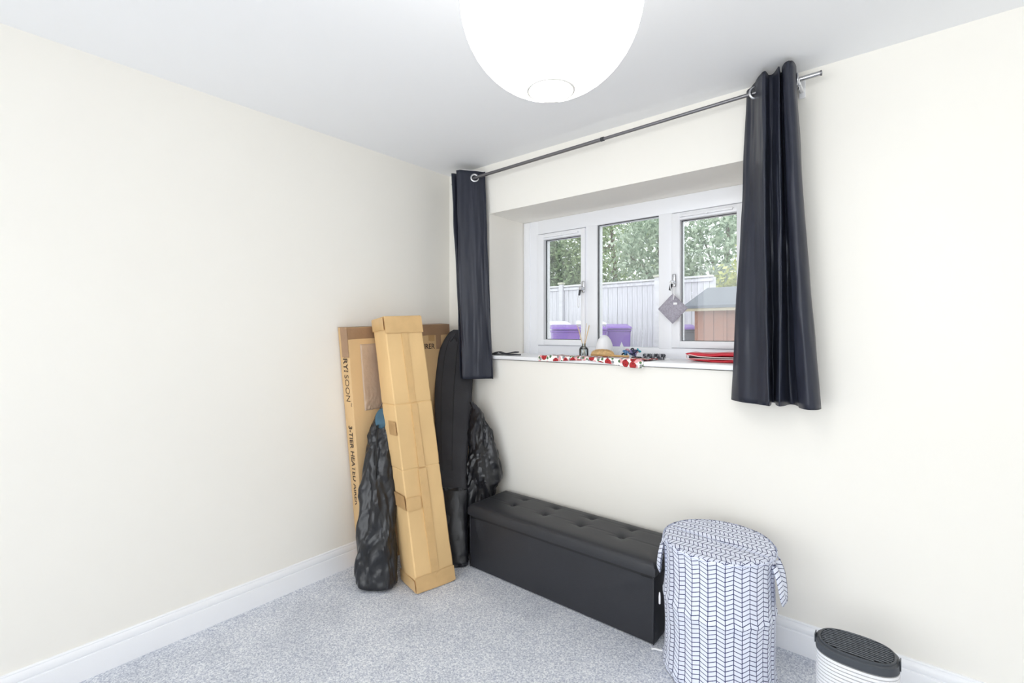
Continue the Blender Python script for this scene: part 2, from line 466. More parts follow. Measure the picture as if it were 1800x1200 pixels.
# baseboards: moulded profile with a groove
def baseboard(name, a, b, nrm, lab):
    prof = [(0.0, 0.0), (0.017, 0.0), (0.0175, 0.084), (0.0165, 0.0875), (0.0125, 0.089), (0.0125, 0.0925), (0.0155, 0.095),
            (0.0160, 0.101), (0.0145, 0.110), (0.011, 0.119), (0.0085, 0.1215), (0.0085, 0.126), (0.006, 0.1295), (0.0, 0.130)]
    a, b, nrm = Vector(a), Vector(b), Vector(nrm)
    V = [p + nrm * d + Vector((0, 0, h)) for p in (a, b) for d, h in prof]
    k = len(prof)
    Fc = [[i, i + 1, k + i + 1, k + i] for i in range(k - 1)] + [list(range(k)), list(range(k, 2 * k))[::-1]]
    return struct(mesh(name, V, Fc, M_gloss, smooth=35), lab)
baseboard('baseboard_left', (0, YB, 0), (0, 0, 0), (1, 0, 0), 'white moulded skirting along the left wall')
baseboard('baseboard_back', (0, 0, 0), (XR, 0, 0), (0, -1, 0), 'white moulded skirting under the window')

# ------------------------------------------------------------------ window
W = thing('window_1', (1.15, RY, 1.178), 'white plastic three-pane casement window in a deep recess', None, kind='structure')
FZ0, FZ1 = 1.172, 2.085
d0, d1 = RY, RY + 0.07
def bars(x0, x1, z0, z1, xi0, xi1, zi0, zi1, y0, y1, b=0.004):
    m = MB()
    m.bbox(x0, xi0, y0, y1, z0, z1, b).bbox(xi1, x1, y0, y1, z0, z1, b)
    m.bbox(xi0 - 0.002, xi1 + 0.002, y0, y1, z0, zi0, b).bbox(xi0 - 0.002, xi1 + 0.002, y0, y1, zi1, z1, b)
    return m
bars(0.374, 1.933, FZ0, FZ1, 0.497, 1.822, 1.236, 1.992, d0, d1).build('frame', M_upvc, W, 40)
MB().bbox(0.376, 0.43, d0 - 0.008, d0 + 0.01, FZ0 + 0.002, FZ1 - 0.002, 0.003).build('side_trim', M_upvc, W, 40)
for x0, x1 in ((0.872, 0.953), (1.349, 1.428)):
    MB().bbox(x0, x1, d0 - 0.004, d1, 1.23, 1.995, 0.004).build('mullion', M_upvc, W, 40)
def sash(x0, x1, gx0, gx1, hx):
    s = bars(x0, x1, 1.238, 1.985, gx0, gx1, 1.276, 1.945, d0 - 0.018, d1 - 0.01).build('sash', M_upvc, W, 40)
    g = 0.006
    bars(gx0 - g, gx1 + g, 1.270, 1.951, gx0 + 0.003, gx1 - 0.003, 1.279, 1.942, d0 + 0.012, d0 + 0.02, 0.001).build('gasket', M_gasket, s)
    MB().box(gx0 - g, gx1 + g, d0 + 0.022, d0 + 0.028, 1.270, 1.951).build('pane', M_glass, s)
    v = MB().bbox(gx0 + 0.0, gx1 - 0.015, d0 - 0.030, d0 - 0.017, 1.957, 1.972, 0.004)
    v.bbox((gx0 + gx1) / 2 - 0.008, (gx0 + gx1) / 2 + 0.008, d0 - 0.033, d0 - 0.02, 1.955, 1.968, 0.003)
    v.build('trickle_vent', M_upvc, s, 40)
    h = MB().bbox(hx - 0.011, hx + 0.011, d0 - 0.030, d0 - 0.017, 1.575, 1.648, 0.006, 3)
    h.build('handle_plate', M_chrome, s, 40)
    h = MB().lathe([(0.0, -0.062), (0.010, -0.061), (0.0115, -0.056), (0.0115, -0.028)], (hx, d0, 1.600), 18, 'y')
    h.build('lock_barrel', M_chrome, s, 40)
    h = MB().tube([(hx, d0 - 0.045, 1.602), (hx - 0.004, d0 - 0.056, 1.585), (hx - 0.010, d0 - 0.058, 1.555)], [0.009, 0.008, 0.006], 10)
    h.build('handle_lever', M_gasket, s, 40)
    return s
sash(0.497, 0.872, 0.554, 0.843, 0.866)
sash(1.428, 1.822, 1.476, 1.768, 1.446)
g = 0.006
bars(0.947, 1.355, 1.226, 1.997, 0.957, 1.345, 1.236, 1.989, d0 + 0.012, d0 + 0.02, 0.001).build('gasket', M_gasket, W)
MB().box(0.947, 1.355, d0 + 0.022, d0 + 0.028, 1.225, 1.998).build('pane', M_glass, W)
# little looped cord hanging on the left handle
lp = MB().tube([(0.862 - 0.010 + 0.006 * math.sin(t), 0.300, 1.553 - 0.037 + 0.037 * math.cos(t)) for t in np.linspace(0.1, 2 * PI - 0.1, 24)], 0.0022, 6)
tag(lp.build('cord_loop', M_cord, None, 180), 'thin white cord loop hanging from the left window handle', 'cord')
# sill board
sl = MB().bbox(RX0 + 0.001, RX1 - 0.001, -0.03, RY + 0.001, 1.1555, 1.1785, 0.005, 3)
struct(sl.build('trim_1', M_gloss, None, 40), 'white window sill board under the casement window')
SZ = 1.1787

# ------------------------------------------------------------------ pendant lamp
LP = Vector((1.829, -1.417, 2.053)); LR = 0.200
lam = thing('pendant_lamp', (LP.x, LP.y, H), 'round white paper globe pendant lamp hanging from the ceiling', 'lamp')
M_paper = bpy.data.materials.new('glowing_white_paper'); M_paper.use_nodes = True
pp = M_paper.node_tree.nodes['Principled BSDF']
pp.inputs['Base Color'].default_value = srgb(250, 248, 242); pp.inputs['Roughness'].default_value = 0.8
pp.inputs['Emission Color'].default_value = (1.0, 0.985, 0.955, 1); pp.inputs['Emission Strength'].default_value = LAMP_EMIT
nn = 48; prof = []
a0 = math.asin(0.05 / LR)
for i in range(nn + 1):
    t = a0 + (PI - 2 * a0) * i / nn
    k = 1.0 - 0.006 * abs(math.sin(i * PI / 2))
    prof.append((LR * math.sin(t) * k, -LR * math.cos(t)))
MB().lathe(prof[::2], LP, 48, cap=False).build('paper_shade', M_paper, lam, 180)
zb = LP.z - LR * math.cos(a0)
ring = [(LP.x + 0.0502 * math.cos(t), LP.y + 0.0502 * math.sin(t), zb - 0.001) for t in np.linspace(0, 2 * PI, 40, endpoint=False)]
M_wire = mat('white_wire', srgb(222, 220, 216), 0.5, var=0.02)
MB().tube(ring, 0.0032, 8, closed=True).build('wire_ring', M_wire, lam, 180)
MB().tube([(LP.x - 0.048, LP.y - 0.012, zb + 0.001), (LP.x + 0.047, LP.y - 0.02, zb + 0.001)], 0.0018, 6).build('wire_brace', M_wire, lam, 180)
MB().tube([(LP.x, LP.y, H - 0.02), (LP.x, LP.y, LP.z + 0.05)], 0.004, 8).build('flex_cord', M_white_plastic, lam, 180)
MB().lathe([(0.05, 0.0), (0.05, -0.012), (0.04, -0.028), (0.012, -0.034)], (LP.x, LP.y, H), 28).build('ceiling_rose', M_white_plastic, lam, 40)
MB().lathe([(0.0, -0.12), (0.02, -0.112), (0.03, -0.09), (0.028, -0.06), (0.015, -0.03), (0.014, 0.01)], (LP.x, LP.y, LP.z + 0.06), 20).build('bulb', M_porc, lam, 180)

# ------------------------------------------------------------------ curtain pole and curtains
RYD = -0.085
def rodp(x): return (x, RYD, 2.305 + (x - 0.335) * 0.0157)
pole = thing('curtain_pole', (1.25, 0, 2.30), 'dark metal extending curtain pole above the window', 'curtain pole')
MB().tube([rodp(0.12), rodp(1.237)], 0.0095, 16).build('thick_tube', M_rod, pole, 60)
MB().tube([rodp(1.225), rodp(2.14)], 0.0078, 16).build('thin_tube', M_rod, pole, 60)
MB().tube([rodp(1.222), rodp(1.240)], 0.0108, 16).build('collar', M_gasket, pole, 60)
MB().tube([rodp(2.10), rodp(2.182)], 0.0092, 16).build('end_tube', M_rodend, pole, 60)
MB().tube([rodp(2.180), rodp(2.186)], 0.0102, 16).build('end_cap', M_rod, pole, 60)
def bracket(x):
    p = rodp(x); b = MB()
    b.bbox(x - 0.012, x + 0.012, -0.008, 0.0, p[2] - 0.045, p[2] + 0.045, 0.003)
    b.bbox(x - 0.007, x + 0.007, RYD - 0.005, -0.004, p[2] - 0.024, p[2] - 0.012, 0.003)
    q = b.build('bracket', M_white_plastic, pole, 40)
    MB().tube([(x, RYD + 0.014 * math.cos(t), p[2] + 0.014 * math.sin(t)) for t in np.linspace(-2.9, 0.3, 14)], 0.0045, 8).build('cradle', M_white_plastic, q, 60)
    MB().lathe([(0.0035, -0.03), (0.0035, -0.012), (0.006, -0.012), (0.006, -0.004)], (x, RYD, p[2] - 0.012), 12).build('screw', M_chrome, q, 40)
bracket(0.19); bracket(2.108)
hk = MB().tube([(1.135, -0.002, 2.365), (1.16, -0.03, 2.352), (1.185, RYD, 2.33)], 0.0028, 6)
hk.build('support_wire', M_wire, pole, 60)

def curtain(T, B, zt, zb, name, label, mid=None, ns=240, nt=60, wob=0.006, seed=1.0, zbf=None):
    Tc = catmull(T, ns); Bc = catmull(B, ns)
    V = []
    for k in range(nt):
        t = k / (nt - 1)
        w = t ** 1.15 if mid is None else t ** mid
        for i in range(ns):
            p = Tc[i] * (1 - w) + Bc[i] * w
            s = i / (ns - 1)
            dx = wob * t * math.sin(5 * t + 9 * s + seed) * 0.6 + 0.0035 * noise.noise(Vector((p[0] * 26 + seed, p[1] * 26, t * 7)))
            dy = wob * noise.noise(Vector((s * 9 + seed, t * 5, 2.3))) * min(1, 3 * t)
            dy += 0.012 * noise.noise(Vector((s * 10 + seed * 2, t * 1.2, 9.1))) * min(1, 0.35 + t) + 0.004 * noise.noise(Vector((s * 34, t * 9 + seed, 5.5)))
            z0 = zt(p[0]) if callable(zt) else zt
            z1 = zb(s) if callable(zb) else zb
            V.append((p[0] + dx, min(p[1] + dy, -0.012), z0 * (1 - t) + z1 * t))
    o = thing(name, (np.mean([v[0] for v in V]), -0.09, min(v[2] for v in V)), label, 'curtain')
    c = mesh('cloth', V, grid_faces(nt, ns), M_satin, o, 180)
    so = c.modifiers.new('thickness', 'SOLIDIFY'); so.thickness = 0.0028; so.offset = 0
    # stitched hem at the foot, a band that follows the folds
    return o, V, ns, nt

def eyelet(par, c, nrm, R=0.021):
    c, nrm = Vector(c), Vector(nrm).normalized(); u = nrm.orthogonal().normalized(); w = nrm.cross(u)
    m = MB()
    prof = [(R - 0.004, -0.003), (R - 0.004, 0.003), (R, 0.0045), (R + 0.006, 0.003), (R + 0.007, 0.0), (R + 0.006, -0.003), (R, -0.0045)]
    n = 32; V = []
    for r, h in prof:
        for j in range(n):
            q = 2 * PI * j / n; V.append(c + (u * math.cos(q) + w * math.sin(q)) * r + nrm * h)
    k = len(prof)
    m.add(V, [[i * n + j, i * n + (j + 1) % n, ((i + 1) % k) * n + (j + 1) % n, ((i + 1) % k) * n + j] for i in range(k) for j in range(n)])
    return m.build('eyelet', M_chrome, par, 60)

# right curtain
T = [(1.902, -0.030), (1.925, -0.050), (1.950, -0.085), (1.981, -0.140), (2.000, -0.150), (2.004, -0.110), (2.022, -0.106), (2.037, -0.130),
     (2.049, -0.150), (2.044, -0.100), (2.050, -0.100), (2.063, -0.150), (2.086, -0.170), (2.100, -0.140), (2.094, -0.050)]
B = [(1.849, -0.050), (1.892, -0.100), (1.954, -0.130), (2.000, -0.150), (2.012, -0.140), (2.001, -0.050), (2.018, -0.050), (2.047, -0.130),
     (2.062, -0.120), (2.074, -0.050), (2.101, -0.070), (2.116, -0.130), (2.153, -0.165), (2.181, -0.120), (2.169, -0.050)]
rc, *_ = curtain(T, B, lambda x: 2.376 + (x - 2.0) * 0.03, 1.030, 'curtain', 'navy-black satin curtain gathered at the right end of the pole', seed=1.0)
eyelet(rc, rodp(1.950), (0.55, -0.85, 0))
eyelet(rc, rodp(2.099), (0.9, 0.3, 0))
# left curtain
T = [(0.150, -0.040), (0.165, -0.130), (0.185, -0.135), (0.200, -0.050), (0.215, -0.045), (0.232, -0.150), (0.258, -0.160), (0.296, -0.112),
     (0.325, -0.075), (0.350, -0.032), (0.362, -0.028)]
B = [(0.255, -0.125), (0.262, -0.145), (0.268, -0.152), (0.270, -0.140), (0.274, -0.142), (0.282, -0.158), (0.306, -0.168), (0.345, -0.128),
     (0.385, -0.085), (0.418, -0.045), (0.455, -0.060)]
lc, *_ = curtain(T, B, 2.350, 1.032, 'curtain', 'navy-black satin curtain hanging in the corner left of the window', seed=4.0)
eyelet(lc, rodp(0.322), (0.75, -0.66, 0))
eyelet(lc, rodp(0.21), (1, 0.2, 0))
lin = [(x, y + 0.006, z) for (x, y) in catmull(T[5:], 40) for z in (2.345, 2.3545)]
mesh('lining_edge', lin, grid_faces(40, 2), M_lining, lc, 180)

# ------------------------------------------------------------------ cardboard boxes in the corner
def face_patch(P, a0, a1, b0, b1, h=0.0009, n=6, wob=0.0):
    """Thin strip laid on the quad P (4 corners: origin, +a, +b, +ab) raised along its normal."""
    P = [np.array(p, float) for p in P]
    nrm = np.cross(P[1] - P[0], P[2] - P[0]); nrm /= np.linalg.norm(nrm)
    V = []
    for i in range(n + 1):
        for j in range(2):
            a = a0 + (a1 - a0) * i / n; b = (b0, b1)[j] + wob * (random.random() - 0.5)
            q = P[0] * (1 - a) * (1 - b) + P[1] * a * (1 - b) + P[2] * (1 - a) * b + P[3] * a * b
            V.append(q + nrm * h)
    base = [v - nrm * (h + 0.001) for v in V]
    return V + base, grid_faces(n + 1, 2) + [[1, 0, len(V), len(V) + 1]]

# wide flat carton leaning on the left wall
wb = thing('airer_carton', (0.07, -0.45, 0), 'wide flat brown carton with printed side leaning on the left wall', 'box')
# corners: bottom (back-left, front-left, back-right, front-right), top likewise
b_bl, b_fl, b_br, b_fr = (0.030, -0.738, 0.002), (0.118, -0.745, 0.002), (0.030, -0.040, 0.002), (0.118, -0.045, 0.002)
t_bl, t_fl, t_br, t_fr = (0.006, -0.850, 1.352), (0.094, -0.846, 1.350), (0.006, -0.085, 1.384), (0.094, -0.090, 1.378)
# HEXF order: (x0y0z0),(x1y0z0),(x0y1z0),(x1y1z0)... 
MB().bhexa([b_bl, b_fl, b_br, b_fr, t_bl, t_fl, t_br, t_fr], 0.006, 2).build('carton', M_card2, wb, 50)
FQ = [b_fl, b_fr, t_fl, t_fr]                    # front face: a across (towards the corner), b up
SQ = [b_bl, b_fl, t_bl, t_fl]                    # narrow side face: a across, b up
TQ = [t_fl, t_fr, t_bl, t_br]
def strip(Q, a0, a1, b0, b1, m, par, name='tape', h=0.0011, wob=0.0):
    V, Fc = face_patch(Q, a0, a1, b0, b1, h, 8, wob); return mesh(name, V, Fc, m, par, 40)
strip(FQ, 0.0, 1.0, 0.952, 0.999, M_tape2, wb, wob=0.004)
strip(TQ, 0.0, 1.0, 0.02, 0.98, M_tape2, wb, wob=0.01)
strip(SQ, 0.30, 1.0, 0.878, 0.998, M_tape2, wb, h=0.0024, wob=0.004)
strip(FQ, 0.838, 0.895, 0.885, 0.955, M_tape2, wb)
strip(FQ, 0.755, 0.82, 0.925, 0.955, M_tape, wb, wob=0.004)
# clear plastic document pouch with crumpled foot
V = []; P = [np.array(p) for p in FQ]; na, nb = 30, 60
for i in range(na):
    for j in range(nb):
        a = 0.095 + 0.215 * i / (na - 1); b = 0.655 + 0.275 * j / (nb - 1)
        q = P[0] * (1 - a) * (1 - b) + P[1] * a * (1 - b) + P[2] * (1 - a) * b + P[3] * a * b
        lowf = max(0, 1 - j / 22)
        e = min(i, na - 1 - i, j, nb - 1 - j); puff = 0.0015 + (0.004 if e > 0 else 0)
        q = q + np.array([1, 0, 0]) * (puff + lowf * 0.008 * abs(noise.noise(Vector((a * 60, b * 40, 3)))))
        V.append(q)
mesh('plastic_pouch', V, grid_faces(na, nb), M_wrap, wb, 180)
# printing: vertical text on the narrow side, a word on the front
down = np.array(b_bl) - np.array(t_bl); outw = np.array(t_fl) - np.array(t_bl)
def sp(a, b):
    P = [np.array(p) for p in SQ]; return P[0] * (1 - a) * (1 - b) + P[1] * a * (1 - b) + P[2] * (1 - a) * b + P[3] * a * b
def side_text(s, size, b, bold, a=0.34): return text_mesh('printing', s, size, sp(a, b) + np.array([0, -0.0009, 0]), down, outw, M_ink, wb, bold)
side_text('DRY', 0.054, 0.905, 0.0009)
for k in range(3):
    q = sp(0.38 + 0.17 * k, 0.822)
    MB().box(q[0] - 0.003, q[0] + 0.003, q[1] - 0.0016, q[1], q[2] - 0.004, q[2] + 0.004).build('printing', M_ink, wb)
side_text('SOON', 0.054, 0.808, -0.0006)
side_text('\u2122', 0.026, 0.695, 0, 0.7)
side_text('3-TIER HEATED AIRER', 0.0465, 0.597, 0.0007)
side_text('DELUXE', 0.0465, 0.185, -0.0005)
def fp(a, b):
    P = [np.array(p) for p in FQ]; return P[0] * (1 - a) * (1 - b) + P[1] * a * (1 - b) + P[2] * (1 - a) * b + P[3] * a * b
text_mesh('printing', 'AIRER', 0.047, fp(0.818, 0.888) + np.array([0.0009, 0, 0]), np.array(b_fr) - np.array(b_fl), np.array(t_fl) - np.array(b_fl), M_ink, wb, 0.0008, 'RIGHT')

# tall narrow carton leaning against it
e1 = np.array([0.21846, 0.97585, 0]); n1 = np.array([0.97585, -0.21846, 0])
nb0 = [np.array(p) for p in ((0.361, -0.683, 0.003), (0.531, -0.722, 0.003))]
wd = 0.224
lean, lat, Ln = 0.240, -0.076, 1.435
off = -n1 * lean + e1 * lat; off[2] = math.sqrt(Ln ** 2 - lean ** 2 - lat ** 2)
c_bl, c_fl = nb0; c_br, c_fr = c_bl + e1 * wd, c_fl + e1 * wd
q_bl, q_fl, q_br, q_fr = [p + off for p in (c_bl, c_fl, c_br, c_fr)]
q_bl = q_bl + np.array([0.006, 0.004, -0.022]); q_fr = q_fr + np.array([0, -0.006, 0.004]); q_fl = q_fl + np.array([0, 0, -0.006]); q_br = q_br + np.array([0, -0.006, 0])
nbx = thing('tall_carton', ((c_bl + c_fr) / 2).tolist()[:2] + [0], 'tall narrow tan cardboard carton with creases leaning in the corner', 'box')
# body in stacked sections so that the fold creases are real
rows = []
BR = np.unique(np.round(np.concatenate([np.linspace(0, 1, 61), [c + d for c in (0.428, 0.668) for d in (-0.005, -0.0025, 0, 0.0025, 0.005)]]), 5)); NB = len(BR)
for b in BR:
    ring = []
    crease = 0.0035 * math.exp(-((b - 0.428) / 0.0022) ** 2) + 0.0045 * math.exp(-((b - 0.668) / 0.0022) ** 2)
    per = []
    for (A, A2, Bq, B2) in ((c_bl, q_bl, c_fl, q_fl), (c_fl, q_fl, c_fr, q_fr), (c_fr, q_fr, c_br, q_br), (c_br, q_br, c_bl, q_bl)):
        pa = A * (1 - b) + A2 * b; pb = Bq * (1 - b) + B2 * b
        for t in (0.03, 0.12, 0.3, 0.5, 0.7, 0.88, 0.97):
            p = pa * (1 - t) + pb * t; per.append((p, t))
    cen = sum(p for p, _ in per) / len(per)
    for p, t in per:
        d = p - cen; d[2] = 0; d /= np.linalg.norm(d)
        bul = 0.0035 * math.sin(PI * t) * math.sin(b * 9.0 + 1) + 0.0022 * noise.noise(Vector((p[0] * 14, p[1] * 14, b * 16)))
        dent = 0.004 * max(0, noise.noise(Vector((p[0] * 9, p[1] * 9, b * 30 + 4))) - 0.25)
        p = p + d * (bul - crease - dent)
        p[2] = max(p[2], 0.002)
        ring.append(p)
    rows.append(ring)
nr = len(rows[0]); V = [p for r in rows for p in r]
mesh('carton', V, grid_faces(NB, nr, cv=True) + [list(range(nr)), list(range((NB - 1) * nr, NB * nr))], M_card, nbx, 28)
NF = [c_fl, c_fr, q_fl, q_fr]; NS = [c_bl, c_fl, q_bl, q_fl]
strip(NF, 0.0, 1.0, 0.935, 0.997, M_tape3, nbx, h=0.0065, wob=0.004)
strip(NS, 0.0, 1.0, 0.95, 0.997, M_tape3, nbx, h=0.0065, wob=0.004)
strip(NF, 0.40, 0.56, 0.672, 0.935, M_tape3, nbx, h=0.006, wob=0.004)
strip(NF, 0.42, 0.58, 0.43, 0.664, M_tape3, nbx, h=0.006)
strip(NF, 0.40, 0.60, 0.03, 0.424, M_tape3, nbx, h=0.006, wob=0.004)
strip(NF, 0.0, 0.36, 0.285, 0.330, M_tape3, nbx, h=0.006)
strip(NS, 0.0, 1.0, 0.288, 0.338, M_tape, nbx, h=0.006)
strip(NS, 0.45, 1.0, 0.555, 0.605, M_tape, nbx, h=0.006)
strip(NF, 0.0, 1.0, 0.004, 0.055, M_tape3, nbx, h=0.006, wob=0.003)
strip(NS, 0.0, 1.0, 0.004, 0.045, M_tape3, nbx, h=0.006, wob=0.003)

# ------------------------------------------------------------------ bags
q = math.atan2(0.633, 0.774)
lb = thing('nylon_cover_bag', (0.28, -0.78, 0), 'crinkled black nylon bag with teal lining standing before the wide carton', 'bag')
st = [((0.318, -0.806, 0.006), 0.066, 0.045, q), ((0.318, -0.806, 0.03), 0.096, 0.066, q), ((0.296, -0.792, 0.15), 0.100, 0.070, q), ((0.266, -0.774, 0.30), 0.098, 0.066, q),
      ((0.238, -0.752, 0.45), 0.096, 0.058, q), ((0.216, -0.729, 0.58), 0.087, 0.050, q), ((0.197, -0.706, 0.70), 0.073, 0.042, q),
      ((0.182, -0.686, 0.80), 0.058, 0.034, q), ((0.172, -0.671, 0.86), 0.042, 0.026, q), ((0.166, -0.664, 0.885), 0.020, 0.014, q)]
V, Fc = loft(st, 110, 160, lambda t: 0.040 if t < 0.9 else 0.012, (34, 34, 11), 2.0)
mesh('bag_shell', V, Fc, M_nylon, lb, 22)
tp = [((0.205, -0.705, 0.795), 0.010, 0.006, q), ((0.206, -0.703, 0.82), 0.032, 0.015, q), ((0.198, -0.695, 0.86), 0.036, 0.015, q), ((0.192, -0.684, 0.895), 0.022, 0.012, q), ((0.192, -0.682, 0.905), 0.006, 0.005, q)]
V, Fc = loft(tp, 24, 24, 0.006, (40, 40, 40), 5.0); mesh('teal_lining', V, Fc, M_teal, lb, 80, label='teal fabric showing at the mouth')
MB().tube([(0.185, -0.70, 0.90), (0.19, -0.69, 0.925), (0.215, -0.665, 0.935), (0.225, -0.655, 0.915)], 0.0022, 6).build('drawstring', M_strip, lb, 180)
MB().tube(catmull([(0.333, -0.822, 0.02), (0.318, -0.818, 0.15), (0.293, -0.803, 0.32), (0.268, -0.785, 0.5), (0.238, -0.76, 0.68), (0.21, -0.73, 0.82)], 30), 0.004, 6).build('seam', M_seam, lb, 180)

lg = thing('long_canvas_case', (0.45, -0.38, 0), 'long charcoal canvas case standing upright behind the tall carton', 'bag')
st = [((0.440, -0.374, 0.006), 0.040, 0.028, q),
      ((0.440, -0.374, 0.030), 0.062, 0.042, q),
      ((0.418, -0.353, 0.150), 0.066, 0.045, q),
      ((0.372, -0.313, 0.320), 0.075, 0.046, q),
      ((0.330, -0.283, 0.450), 0.085, 0.046, q),
      ((0.291, -0.250, 0.600), 0.096, 0.045, q),
      ((0.228, -0.185, 0.800), 0.112, 0.043, q),
      ((0.183, -0.132, 1.000), 0.121, 0.040, q),
      ((0.172, -0.101, 1.180), 0.114, 0.038, q),
      ((0.174, -0.087, 1.260), 0.098, 0.036, q),
      ((0.179, -0.083, 1.318), 0.066, 0.028, q),
      ((0.179, -0.083, 1.340), 0.034, 0.016, q)]
V, Fc = loft(st, 80, 130, lambda t: 0.016 if t < 0.42 else 0.005, (26, 26, 20), 8.0, ex=3.6)
mesh('case_shell', V, Fc, M_canvas, lg, 60)
def on_case(z, f, out=0.047):
    Z = [s[0][2] for s in st]; X = [s[0][0] for s in st]; Y = [s[0][1] for s in st]; A = [s[1] for s in st]; Bv = [s[2] for s in st]
    x, y, a, b = np.interp(z, Z, X), np.interp(z, Z, Y), np.interp(z, Z, A), np.interp(z, Z, Bv)
    u = np.array([math.cos(q), math.sin(q), 0]); v = np.array([math.sin(q), -math.cos(q), 0])
    e = (1 - abs(f) ** 3.2) ** (1 / 3.2)
    return np.array([x, y, z]) + u * a * f + v * (b * e + 0.0005)
for f in (0.05, -0.62):
    MB().tube([on_case(z, f) for z in np.linspace(0.5, 1.29, 40)], 0.0022, 6).build('seam', M_seam, lg, 180)
for i, (f0, f1) in enumerate(((-0.5, -0.1), (0.15, 0.5))):
    MB().tube([on_case(1.315 - 0.05 * abs(t), f0 + (f1 - f0) * (t + 1) / 2) for t in np.linspace(-1, 1, 9)], 0.006, 8).build('gathered_top', M_canvas, lg, 180)

# glossy plastic sleeve round the foot of the case
sv = thing('plastic_sack', (0.47, -0.37, 0), 'smooth shiny black plastic sack at the foot of the canvas case', 'bag')
st2 = [((0.443, -0.377, 0.004), 0.070, 0.048, q),
      ((0.443, -0.377, 0.020), 0.078, 0.053, q),
      ((0.421, -0.356, 0.120), 0.080, 0.054, q),
      ((0.386, -0.327, 0.260), 0.083, 0.054, q),
      ((0.354, -0.301, 0.380), 0.088, 0.054, q),
      ((0.347, -0.294, 0.410), 0.082, 0.050, q)]
V, Fc = loft(st2, 80, 60, lambda t: 0.026 if (t < 0.22 or t > 0.86) else 0.007, (40, 40, 40), 3.0, ex=3.4)
mesh('sack_shell', V, Fc, M_binbag, sv, 25)

rb = thing('crumpled_sack', (0.44, -0.14, 0), 'crumpled black nylon sack with carry strap behind the bench end', 'bag')
st3 = [((0.425, -0.180, 0.006), 0.060, 0.045, q), ((0.425, -0.180, 0.04), 0.085, 0.072, q), ((0.425, -0.175, 0.20), 0.088, 0.074, q), ((0.432, -0.160, 0.36), 0.096, 0.068, q), ((0.452, -0.140, 0.43), 0.112, 0.065, q),
       ((0.448, -0.135, 0.50), 0.110, 0.062, q), ((0.436, -0.130, 0.58), 0.096, 0.056, q), ((0.412, -0.130, 0.68), 0.076, 0.048, q), ((0.388, -0.130, 0.77), 0.055, 0.040, q), ((0.372, -0.130, 0.84), 0.030, 0.028, q), ((0.365, -0.130, 0.87), 0.012, 0.012, q)]
V, Fc = loft(st3, 110, 150, 0.055, (30, 30, 13), 6.0)
mesh('sack_shell', V, Fc, M_nylon, rb, 22)
stp = catmull([(0.372, -0.165, 0.895), (0.40, -0.150, 0.86), (0.42, -0.160, 0.80), (0.405, -0.182, 0.70), (0.43, -0.190, 0.60), (0.455, -0.200, 0.50), (0.46, -0.215, 0.42)], 40)
V = []
for p in stp:
    u = np.array([0.774, 0.633, 0]); V += [p - u * 0.011, p + u * 0.011]
o = mesh('strap', V, grid_faces(40, 2), M_canvas, rb, 180); so = o.modifiers.new('t', 'SOLIDIFY'); so.thickness = 0.003
stp = catmull([(0.372, -0.165, 0.895), (0.39, -0.14, 0.83), (0.43, -0.12, 0.78), (0.475, -0.10, 0.70), (0.49, -0.11, 0.62), (0.475, -0.14, 0.55)], 40)
V = []
for p in stp:
    u = np.array([0.774, 0.633, 0.2]); V += [p - u * 0.012, p + u * 0.012]
o = mesh('flap', V, grid_faces(40, 2), M_nylon, rb, 180); so = o.modifiers.new('t', 'SOLIDIFY'); so.thickness = 0.003

# ------------------------------------------------------------------ storage bench
bx0, bx1, by0, by1 = 0.528, 1.622, -0.348, -0.022
be = thing('storage_bench', ((bx0 + bx1) / 2, (by0 + by1) / 2, 0), 'black faux leather storage bench with buttoned lid under the window', 'bench')
nu, nv = 60, 24
def panel(fn, nu, nv, name, m, par, smooth=180):
    V = [fn(i / (nu - 1), j / (nv - 1)) for i in range(nu) for j in range(nv)]
    return V, grid_faces(nu, nv)
bm_ = MB()
bm_.bbox(bx0 + 0.006, bx1 - 0.006, by0 + 0.006, by1, 0.002, 0.292, 0.008, 3)
bm_.build('body', M_vinyl, be, 40)
# upholstered front skin with slack folds at its upper corners
V = []
for i in range(80):
    for j in range(24):
        u, v = i / 79, j / 23
        fold = 0.006 * math.exp(-((u * 1.09 - 0.03 - 0.10 * (1 - v)) / 0.022) ** 2) * (v ** 1.5) + 0.005 * math.exp(-(((1 - u) * 1.09 - 0.02 - 0.55 * (1 - v)) / 0.05) ** 2) * max(0, v - 0.3)
        V.append((bx0 + 0.008 + u * (bx1 - bx0 - 0.016), by0 + 0.0045 - fold, 0.006 + v * 0.275))
mesh('front_panel', V, grid_faces(80, 24), M_vinyl, be, 180)
